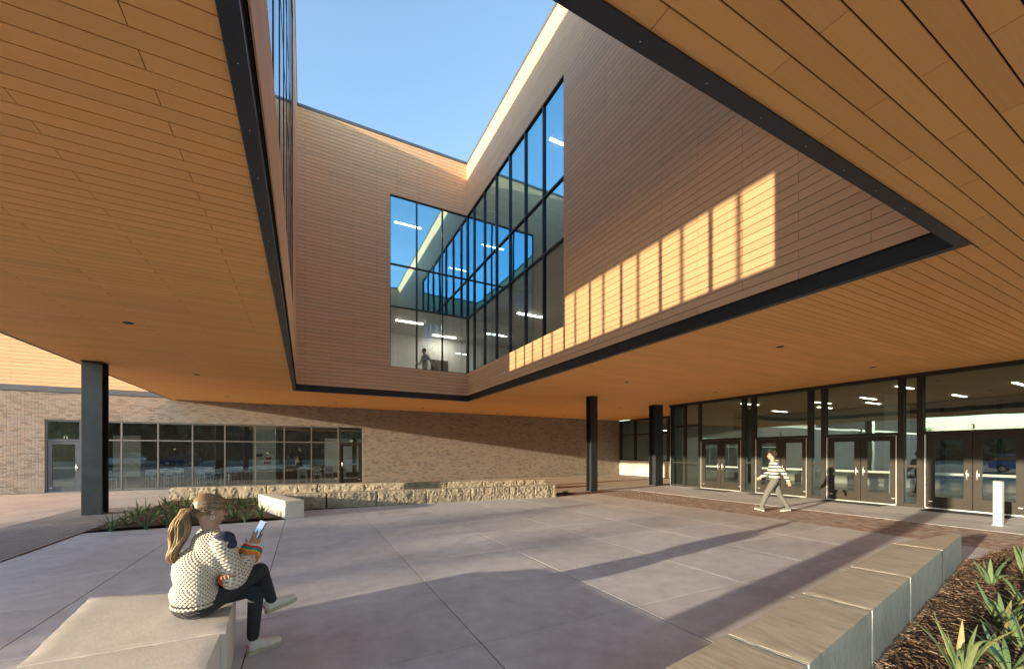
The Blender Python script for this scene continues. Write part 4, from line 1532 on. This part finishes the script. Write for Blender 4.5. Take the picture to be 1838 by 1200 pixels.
# --- the seated woman
f_ = Vector((.886, .464, 0)); l_ = Vector((-.464, .886, 0)); up = Vector((0, 0, 1))
W = empty('person', (-.73, 3.80, .455), 0, 'seated person with a long blonde ponytail, cream knit jumper and black jeans, holding a phone', 'person')
O_ = Vector((-.73, 3.80, .455))
V3 = lambda x, y, z: Vector((x, y, z)) - O_
Pc = V3(-.73, 3.80, .565)
Nk = V3(-.625, 3.825, 1.085)
Hc = V3(-.652, 3.842, 1.258)
rh, lh = Pc - l_ * .09, Pc + l_ * .09
rk, lk = V3(-.345, 4.00, .700), V3(-.375, 4.085, .535)
ra, la = V3(-.262, 4.225, .345), V3(-.395, 4.035, .10)
rs, ls = V3(-.555, 3.675, 1.03), V3(-.70, 3.955, 1.04)
re, le = V3(-.475, 3.735, .735), V3(-.50, 4.05, .80)
rw, lw = V3(-.385, 3.905, .915), V3(-.525, 3.735, .735)
fr_t = frame(f_)
hf = Vector((.90, .40, -.20))
fr_h = frame(hf)
ph_c = V3(-.345, 3.975, 1.055)
hd = (ph_c - rw).normalized()
lhd = Vector((.05, -.85, .42)).normalized()
body = head_prims(Hc, fr_h)
body += [('c', Nk - up * .05, .055, Hc - fr_h @ Vector((.02, 0, .06)), .050), ('c', Nk - up * .10, .10, Pc + up * .10, .11),
         ('c', rs, .045, re, .038), ('c', re, .037, rw, .026), ('c', ls, .045, le, .038), ('c', le, .037, lw, .026), ('c', rs, .05, ls, .05),
         ('c', rh, .06, rk, .036), ('c', rk, .036, ra, .030), ('c', lh, .06, lk, .036), ('c', lk, .036, la, .030), ('c', rh, .075, lh, .075)]
body += hand(rw, hd, Vector((.80, .10, -.45)), .55, -1)
body += hand(lw, lhd, Vector((.95, .1, .1)), .55, 1)
body_o = blob('body', body, .0055, 2, M['skin'], W)
face_bits(Hc, fr_h, body_o)
M['nail'] = mat_plain('blue_nail', (.02, .03, .16), .3)


def mat_knit():
    m, nt, bs = nodes('cream_open_knit')
    g = N(nt, 'ShaderNodeTexCoord').outputs['Object']
    sep = N(nt, 'ShaderNodeSeparateXYZ'); L(nt, g, sep.inputs[0])
    x, y, z = sep.outputs
    fx = math_n(nt, 'ADD', math_n(nt, 'MULTIPLY', math_n(nt, 'SUBTRACT', x, .05), f_.x), math_n(nt, 'MULTIPLY', y, f_.y))
    lx = math_n(nt, 'ADD', math_n(nt, 'MULTIPLY', math_n(nt, 'SUBTRACT', x, .05), l_.x), math_n(nt, 'MULTIPLY', y, l_.y))
    a = math_n(nt, 'MULTIPLY', math_n(nt, 'ARCTAN2', lx, fx), .17)
    wob = math_n(nt, 'MULTIPLY', noise_n(nt, g, 9, 2), .012)
    a = math_n(nt, 'ADD', a, wob)
    K = 2 * math.pi / .029
    s1 = math_n(nt, 'SINE', math_n(nt, 'MULTIPLY', a, K))
    s2 = math_n(nt, 'SINE', math_n(nt, 'MULTIPLY', z, K))
    h = math_n(nt, 'MULTIPLY', s1, s2)
    hole = math_n(nt, 'GREATER_THAN', h, .55)
    col = ramp(nt, h, [(0, (.74, .66, .55)), (.6, (.66, .57, .46)), (1, (.52, .43, .34))])
    fine = noise_n(nt, pos_scaled(nt, (160, 160, 160), 'Object'), 1, 2)
    col = mix_rgb(nt, 1.0, col, ramp(nt, fine, [(.3, (.86, .86, .86)), (.7, (1.06, 1.06, 1.06))]), 'MULTIPLY')
    L(nt, col, bs.inputs['Base Color'])
    bs.inputs['Roughness'].default_value = .95
    bump(nt, bs, math_n(nt, 'SUBTRACT', math_n(nt, 'MULTIPLY', fine, .3), h), .9, .008)
    tr = N(nt, 'ShaderNodeBsdfTransparent')
    mx = N(nt, 'ShaderNodeMixShader')
    L(nt, math_n(nt, 'MULTIPLY', hole, .60), mx.inputs[0]); L(nt, bs.outputs[0], mx.inputs[1]); L(nt, tr.outputs[0], mx.inputs[2])
    L(nt, mx.outputs[0], nt.nodes['Material Output'].inputs[0])
    return m


M['knit'] = mat_knit()
P_ = lambda base, x, y, z: base + fr_t @ Vector((x, y, z))
cuff = rw - (rw - re).normalized() * .015
sweater = [('e', P_(Pc, -.015, 0, .085), (.150, .197, .115), fr_t), ('e', P_(Pc, -.012, 0, .045), (.150, .196, .055), fr_t), ('e', P_(Pc, -.01, 0, .24), (.14, .195, .19), fr_t), ('e', P_(Nk, -.035, 0, -.19), (.135, .185, .165), fr_t), ('e', P_(Nk, -.025, 0, -.05), (.085, .14, .085), fr_t), ('e', P_(Nk, -.06, 0, -.09), (.09, .145, .11), fr_t), ('e', P_(Nk, -.08, 0, -.22), (.095, .155, .13), fr_t),
           ('c', rs, .070, re, .075), ('c', re, .075, cuff, .062), ('c', ls, .070, le, .072), ('c', le, .070, lw - (lw - le).normalized() * .02, .052), ('c', rs, .065, ls, .065),
           ('e', P_(re, -.02, 0, -.03), (.07, .06, .055), fr_t)]
sw = blob('jumper', sweater, .010, 4, M['knit'], W)
# hem and neckline cords, coloured cuff rings, patterned shoulder patch
hem = MB()
hem.tube([P_(Pc, -.012 + .136 * math.cos(a), .180 * math.sin(a), .010 + .010 * math.cos(a)) for a in [k * 2 * math.pi / 40 for k in range(41)]], .012, 7)
hem.build('hem_band', M['knit'], sw, True)
ax = (rw - re).normalized()
e1 = ax.orthogonal().normalized(); e2 = ax.cross(e1)
for k, (t, c, rr) in enumerate(((-.075, (.75, .22, .05), .071), (-.055, (.80, .42, .08), .072), (-.035, (.03, .30, .27), .072), (-.015, (.62, .06, .05), .070), (.002, (.75, .68, .58), .066))):
    ring = MB()
    ring.tube([rw + ax * (t + .01 * math.sin(3 * a)) + (e1 * math.cos(a) + e2 * math.sin(a)) * rr for a in [q * 2 * math.pi / 28 for q in range(29)]], .011, 6)
    ring.build('cuff_stripe', mat_plain('yarn_%d' % k, c, .95, 0, .2, 60, .5, 300), sw, True)
M['patch'] = mat_plain('navy_patterned_yarn', (.035, .035, .075), .95, 0, .9, 38, .6, 300)
blob('shoulder_patch', [('e', rs + Vector((.012, .004, .024)), (.072, .068, .056), fr_t), ('e', rs + Vector((.026, .008, -.022)), (.068, .068, .060), fr_t)], .008, 2, M['patch'], sw)
lax = (lw - le).normalized()
ring = MB(); q1 = lax.orthogonal().normalized(); q2 = lax.cross(q1)
ring.tube([lw + lax * .012 + (q1 * math.cos(a) + q2 * math.sin(a)) * .052 for a in [q * 2 * math.pi / 24 for q in range(25)]], .013, 6)
ring.build('cuff_stripe', mat_plain('yarn_red', (.70, .10, .03), .95, 0, .6, 40, .5, 300), sw, True)
jeans = [('e', P_(Pc, -.01, 0, -.005), (.145, .190, .105), fr_t), ('c', rh, .094, rk, .068), ('c', rk, .067, ra - (ra - rk).normalized() * .05, .044), ('c', lh, .094, lk, .066), ('c', lk, .064, la + up * .05, .046), ('e', P_(Pc, -.02, 0, .04), (.115, .155, .07), fr_t)]
jn = blob('jeans', jeans, .009, 3, M['denim'], W)
seam = MB()
for s0 in (.02, .05): seam.tube([P_(Pc, -.13 + .0 * s0, -.09 - s0 * .3, .02 - s0), P_(Pc, -.10, -.155, -.01 - s0), P_(Pc, -.04, -.192, .0 - s0)], .0025, 5)
seam.build('pocket_seam', M['jogger'], jn)
# shoes
shoe(V3(-.435, 4.005, .002), V3(-.19, 4.14, .002), (0, 0, 1), W, M['shoe'], M['sole'], M['pink'])
shoe(V3(-.315, 4.19, .262), V3(-.07, 4.275, .325), (-.22, -.05, 1), W, M['shoe'], M['sole'], M['pink'])
# hair: a cap of combed strands and the ponytail
tie = Hc + fr_h @ Vector((-.112, 0, .008))


def cap_strand(k, r_):
    az = (k / 170.0) * 2 * math.pi * 7.13
    s_ = 1 if k % 2 else -1
    t0 = r_.uniform(0, 1)
    # start on the hairline: forehead to nape
    el = R(62) - t0 * R(125)
    start = Vector((.086 * math.cos(el) if el > 0 else .02 - .10 * (t0 - .5), s_ * (.070 * min(1, .25 + t0 * 1.5)), .082 * math.sin(el) + .03))
    if t0 < .25: start = Vector((.078, s_ * r_.uniform(0, .05), .075))
    out = []
    end = Vector((-.114, s_ * .012 * r_.random(), .008))
    for i in range(8):
        t = i / 7
        p = start.lerp(end, t)
        c = Vector((-.012, 0, .026))
        q = p - c
        rad = Vector((q.x / .104, q.y / .083, q.z / .099)).length
        if rad > 1e-5 and t < .93: p = c + q / rad * r_.uniform(1.0, 1.03)
        out.append(Hc + fr_h @ p)
    return out


hm = MB(); rr_ = random.Random(3)
strands(hm, 260, cap_strand, rr_, .0052)
M['hair_top'] = mat_hair('combed_dark_blonde_hair', [(0, (.075, .045, .024)), (.4, (.15, .09, .045)), (.75, (.25, .16, .085)), (1, (.42, .30, .18))])
hair_o = blob('hair', [('e', Hc + fr_h @ Vector((-.034, 0, .040)), (.092, .078, .086), fr_h), ('e', Hc + fr_h @ Vector((-.066, 0, -.008)), (.048, .060, .060), fr_h)], .008, 2, M['hair_top'], W)
tag(hm.build('hair_strands', M['hair_top'], hair_o, True), kind='stuff')
tail_pts = [tie, tie + Vector((-.038, -.016, -.012)), tie + Vector((-.062, -.026, -.08)), tie + Vector((-.075, -.034, -.17)), tie + Vector((-.092, -.04, -.26)), tie + Vector((-.115, -.046, -.345)), tie + Vector((-.112, -.048, -.40))]
tail_w = [.012, .036, .052, .058, .050, .034, .012]


def tail_strand(k, r_):
    a, rad = r_.uniform(0, 6.28), math.sqrt(r_.random())
    ph, am = (a // 1.05) * 1.3 + r_.uniform(0, .9), r_.uniform(.005, .014)
    ln = r_.uniform(.78, 1.0)
    out = []
    for i in range(13):
        t = i / 12 * 6 * ln
        j = min(5, int(t)); w = t - j
        c = tail_pts[j].lerp(tail_pts[j + 1], w); wd = tail_w[j] * (1 - w) + tail_w[j + 1] * w
        out.append(c + Vector((math.cos(a) * rad * wd, math.sin(a) * rad * wd, 0)) + Vector((math.sin(t * 2.3 + ph), math.cos(t * 2.1 + ph), 0)) * am)
    return out


pm = MB()
strands(pm, 260, tail_strand, rr_, .0045)
tag(pm.build('ponytail', M['hair'], W, True), kind='stuff')
tm = MB(); tm.tube([tie + fr_h @ Vector((-.012, .02 * math.cos(a), .02 * math.sin(a))) for a in [q * 2 * math.pi / 16 for q in range(17)]], .007, 6); tm.build('hair_tie', M['paper_d'], hair_o, True)
gm = MB()
HP = lambda x, y, z: Hc + fr_h @ Vector((x, y, z))
for s_ in (-1, 1):
    gm.tube([HP(.108 - .012 * abs(math.cos(a)), s_ * (.034 + .025 * math.cos(a)), .008 + .02 * math.sin(a)) for a in [q * 2 * math.pi / 16 for q in range(17)]], .0028, 6)
    gm.tube([HP(.098, s_ * .06, .014), HP(.05, s_ * .076, .014), HP(-.01, s_ * .080, .010)], .0026, 6)
gm.tube([HP(.112, .01, .012), HP(.112, -.01, .012)], .0026, 6)
gm.build('spectacles', M['glasses'], W, True)
em = MB(); em.tube([HP(.0 + .011 * math.cos(a), -.087, -.052 + .013 * math.sin(a)) for a in [q * 2 * math.pi / 14 for q in range(15)]], .0022, 6); em.build('earring', M['alu'], W, True)
nm = MB(); nm.tube([Nk + Vector((.062 * math.cos(a), .062 * math.sin(a), .005 - .022 * math.cos(a - .5))) for a in [q * 2 * math.pi / 24 for q in range(25)]], .0035, 6); nm.build('necklace', M['glasses'], W, True)
# her phone
phn = empty('phone', O_ + ph_c, 0, 'slim dark phone with a glowing pale blue screen in the seated person\'s hand', 'phone')
pn = Vector((-.62, -.62, .42)).normalized()
pu = Vector((.30, .10, .72)); pu = (pu - pn * pu.dot(pn)).normalized(); px = pu.cross(pn)
FP = Fr((0, 0, 0), px, pu, pn)
m = MB(); m.box(-.038, .038, -.078, .078, -.0045, .0045, FP); bevel(m.build('case', M['paper_d'], phn), .003, 2)
m = MB(); m.box(-.034, .034, -.073, .073, .0046, .0052, FP); m.build('screen', mat_emit('phone_screen', (.30, .60, 1.0), .13, .04), phn)


# --- the walking person
def mat_stripe():
    m, nt, bs = nodes('white_grey_striped_hoodie')
    g = N(nt, 'ShaderNodeTexCoord').outputs['Object']
    sep = N(nt, 'ShaderNodeSeparateXYZ'); L(nt, g, sep.inputs[0])
    ph = math_n(nt, 'FRACT', math_n(nt, 'MULTIPLY', sep.outputs[2], 1 / .098))
    k = math_n(nt, 'GREATER_THAN', ph, .58)
    col = mix_rgb(nt, k, (.55, .535, .50), (.055, .053, .053))
    L(nt, col, bs.inputs['Base Color']); bs.inputs['Roughness'].default_value = .95
    bump(nt, bs, noise_n(nt, g, 30, 3), .5, .01)
    return m


M['stripe'] = mat_stripe()
wd = Vector((-.60, .80, 0)).normalized()
Q = empty('person', (12.1, 6.85, 0), math.atan2(wd.y, wd.x), 'walking person in a striped white and grey hoodie and grey trousers, passing the glass doors', 'person')
I3 = Matrix.Identity(3)
pel, nk, hc = Vector((0, 0, .95)), Vector((.05, 0, 1.46)), Vector((.075, 0, 1.625))
RHip, LHip = Vector((0, -.09, .93)), Vector((0, .09, .93))
RK, LK = Vector((-.12, -.095, .50)), Vector((.20, .095, .53))
RA, LA = Vector((-.34, -.10, .12)), Vector((.33, .10, .11))
RS, LS = Vector((.03, -.19, 1.38)), Vector((.03, .19, 1.38))
RE, LE = Vector((.10, -.245, 1.12)), Vector((-.19, .23, 1.13))
RW, LW = Vector((.31, -.22, .98)), Vector((-.30, .235, .90))
# the near arm (left of the walker) swings back, the far arm forward
frh2 = frame((1, -.05, -.03))
bd = head_prims(hc, frh2) + [('c', nk - up * .06, .056, hc - Vector((.015, 0, .06)), .054), ('c', Vector((-.01, 0, 1.0)), .09, nk - up * .12 - Vector((.03, 0, 0)), .085), ('c', RHip, .08, RK, .055), ('c', RK, .052, RA, .036), ('c', LHip, .08, LK, .055), ('c', LK, .052, LA, .036), ('c', RS, .05, RE, .042), ('c', RE, .04, RW, .028), ('c', LS, .05, LE, .042), ('c', LE, .04, LW, .028), ('c', RS, .055, LS, .055), ('c', RHip, .1, LHip, .1)]
bd += hand(RW, (RW - RE).normalized(), (0, .3, -1), .6, 1) + hand(LW, (LW - LE).normalized() + Vector((.2, 0, -.3)), (1, 0, .2), .6, 1)
bo = blob('body', bd, .008, 2, M['skin'], Q)
face_bits(hc, frh2, bo)
hd_ = blob('hoodie', [('e', Vector((.0, 0, .985)), (.148, .188, .125), None), ('e', Vector((.01, 0, 1.18)), (.152, .187, .18), None), ('e', Vector((.02, 0, 1.34)), (.135, .19, .12), None), ('c', RS, .078, RE, .066), ('c', RE, .066, RW - (RW - RE).normalized() * .03, .052), ('c', LS, .078, LE, .066), ('c', LE, .066, LW - (LW - LE).normalized() * .03, .052), ('c', RS, .075, LS, .075), ('e', Vector((-.055, 0, 1.44)), (.075, .10, .06), None)], .011, 4, M['stripe'], Q)
blob('trousers', [('e', Vector((0, 0, .95)), (.142, .180, .135), None), ('c', RHip, .105, RK, .082), ('c', RK, .080, RA + up * .05 + Vector((.02, 0, 0)), .062), ('c', LHip, .105, LK, .082), ('c', LK, .080, LA + up * .05, .062)], .011, 4, M['jogger'], Q)
M['vans'] = mat_plain('grey_canvas', (.13, .125, .115), .8)
shoe((-.40, -.10, .045), (-.145, -.10, .0), (.15, 0, 1), Q, M['vans'], M['shoe'], None)
shoe((.27, .10, .0), (.525, .10, .055), (-.2, 0, 1), Q, M['vans'], M['shoe'], None)


def crop(k, r_):
    while True:
        v = Vector((r_.gauss(0, 1), r_.gauss(0, 1), r_.gauss(0, 1))).normalized()
        if v.z > -.35 + max(0, v.x) * 1.15: break
    c = hc + Vector((-.012, 0, .028))
    p = c + Vector((v.x * .10, v.y * .08, v.z * .094))
    d = (v + Vector((-.2, r_.uniform(-.5, .5), -.6))).normalized()
    return [p, p + v * .003 + d * .014, p + v * .002 + d * .034]


hm = MB(); strands(hm, 420, crop, rr_, .007)
h2 = blob('hair', [('e', hc + frh2 @ Vector((-.024, 0, .036)), (.096, .080, .090), frh2), ('e', hc + frh2 @ Vector((-.06, 0, -.01)), (.05, .064, .06), frh2)], .01, 2, M['hair2'], Q)
tag(hm.build('hair_strands', M['hair2'], h2, True), kind='stuff')

# --- the person upstairs, behind the glass
M['pale'] = mat_plain('pale_cotton', (.66, .64, .58), .9, 0, .08, 20)
U = empty('person', (5.05, 18.75, 4.88), R(190), 'person in pale shirt and shorts walking behind the upstairs window', 'person')
bd = head_prims(hc, frh2) + [('c', nk - up * .06, .056, hc - Vector((.015, 0, .06)), .054), ('c', Vector((-.01, 0, 1.0)), .09, nk - up * .12 - Vector((.03, 0, 0)), .085), ('c', RHip, .08, RK, .058), ('c', RK, .054, RA, .036), ('c', LHip, .08, LK, .058), ('c', LK, .054, LA, .036), ('c', RS, .05, RE, .042), ('c', RE, .04, RW, .028), ('c', LS, .05, LE, .042), ('c', LE, .04, LW, .028), ('c', RS, .055, LS, .055)]
bd += hand(RW, (RW - RE).normalized(), (0, .3, -1), .6, 1) + hand(LW, (LW - LE).normalized() + Vector((.2, 0, -.3)), (1, 0, .2), .6, 1)
bo = blob('body', bd, .011, 2, M['skin'], U)
face_bits(hc, frh2, bo)
blob('shirt', [('e', Vector((.0, 0, 1.0)), (.14, .18, .16), None), ('e', Vector((.01, 0, 1.18)), (.145, .18, .17), None), ('e', Vector((.02, 0, 1.34)), (.13, .185, .12), None), ('c', RS, .075, RE, .06), ('c', RE, .058, RW - (RW - RE).normalized() * .03, .046), ('c', LS, .075, LE, .06), ('c', LE, .058, LW - (LW - LE).normalized() * .03, .046), ('c', RS, .07, LS, .07)], .013, 3, M['pale'], U)
blob('shorts', [('e', Vector((0, 0, .93)), (.13, .17, .12), None), ('c', RHip, .105, RHip.lerp(RK, .8), .09), ('c', LHip, .105, LHip.lerp(LK, .8), .09)], .013, 3, M['pale'], U)
shoe((-.40, -.10, .045), (-.145, -.10, .0), (.15, 0, 1), U, M['vans'], M['shoe'], None)
shoe((.27, .10, .0), (.525, .10, .055), (-.2, 0, 1), U, M['vans'], M['shoe'], None)
blob('hair', [('e', hc + frh2 @ Vector((-.024, 0, .036)), (.100, .083, .093), frh2), ('e', hc + frh2 @ Vector((-.06, 0, -.01)), (.05, .066, .06), frh2)], .01, 2, M['paper_d'], U)

# ------------------------------------------------------------------ small litter on the paving
M['dead_leaf'] = mat_plain('dead_leaf', (.20, .12, .05), .9, 0, .5, 40)
m = MB(); rnd = random.Random(12)
for k in range(90):
    x, y = (rnd.uniform(-3.5, 10.5), rnd.uniform(1.0, 12.5)) if k < 60 else (rnd.uniform(2.5, 9), rnd.uniform(1.9, 2.9))
    s_ = rnd.uniform(.006, .016); a = rnd.uniform(0, 6.28)
    c, d = math.cos(a) * s_, math.sin(a) * s_
    m.add([(x - c, y - d, .003), (x + d * .4, y - c * .4, .004 + s_ * .3), (x + c, y + d, .003), (x - d * .4, y + c * .4, .003 + s_ * .2)], [(0, 1, 2), (0, 2, 3)])
o = m.build('fallen_leaves', M['dead_leaf'])
tag(o, 'tiny brown fallen leaves scattered over the paving', 'leaves', None, 'stuff')
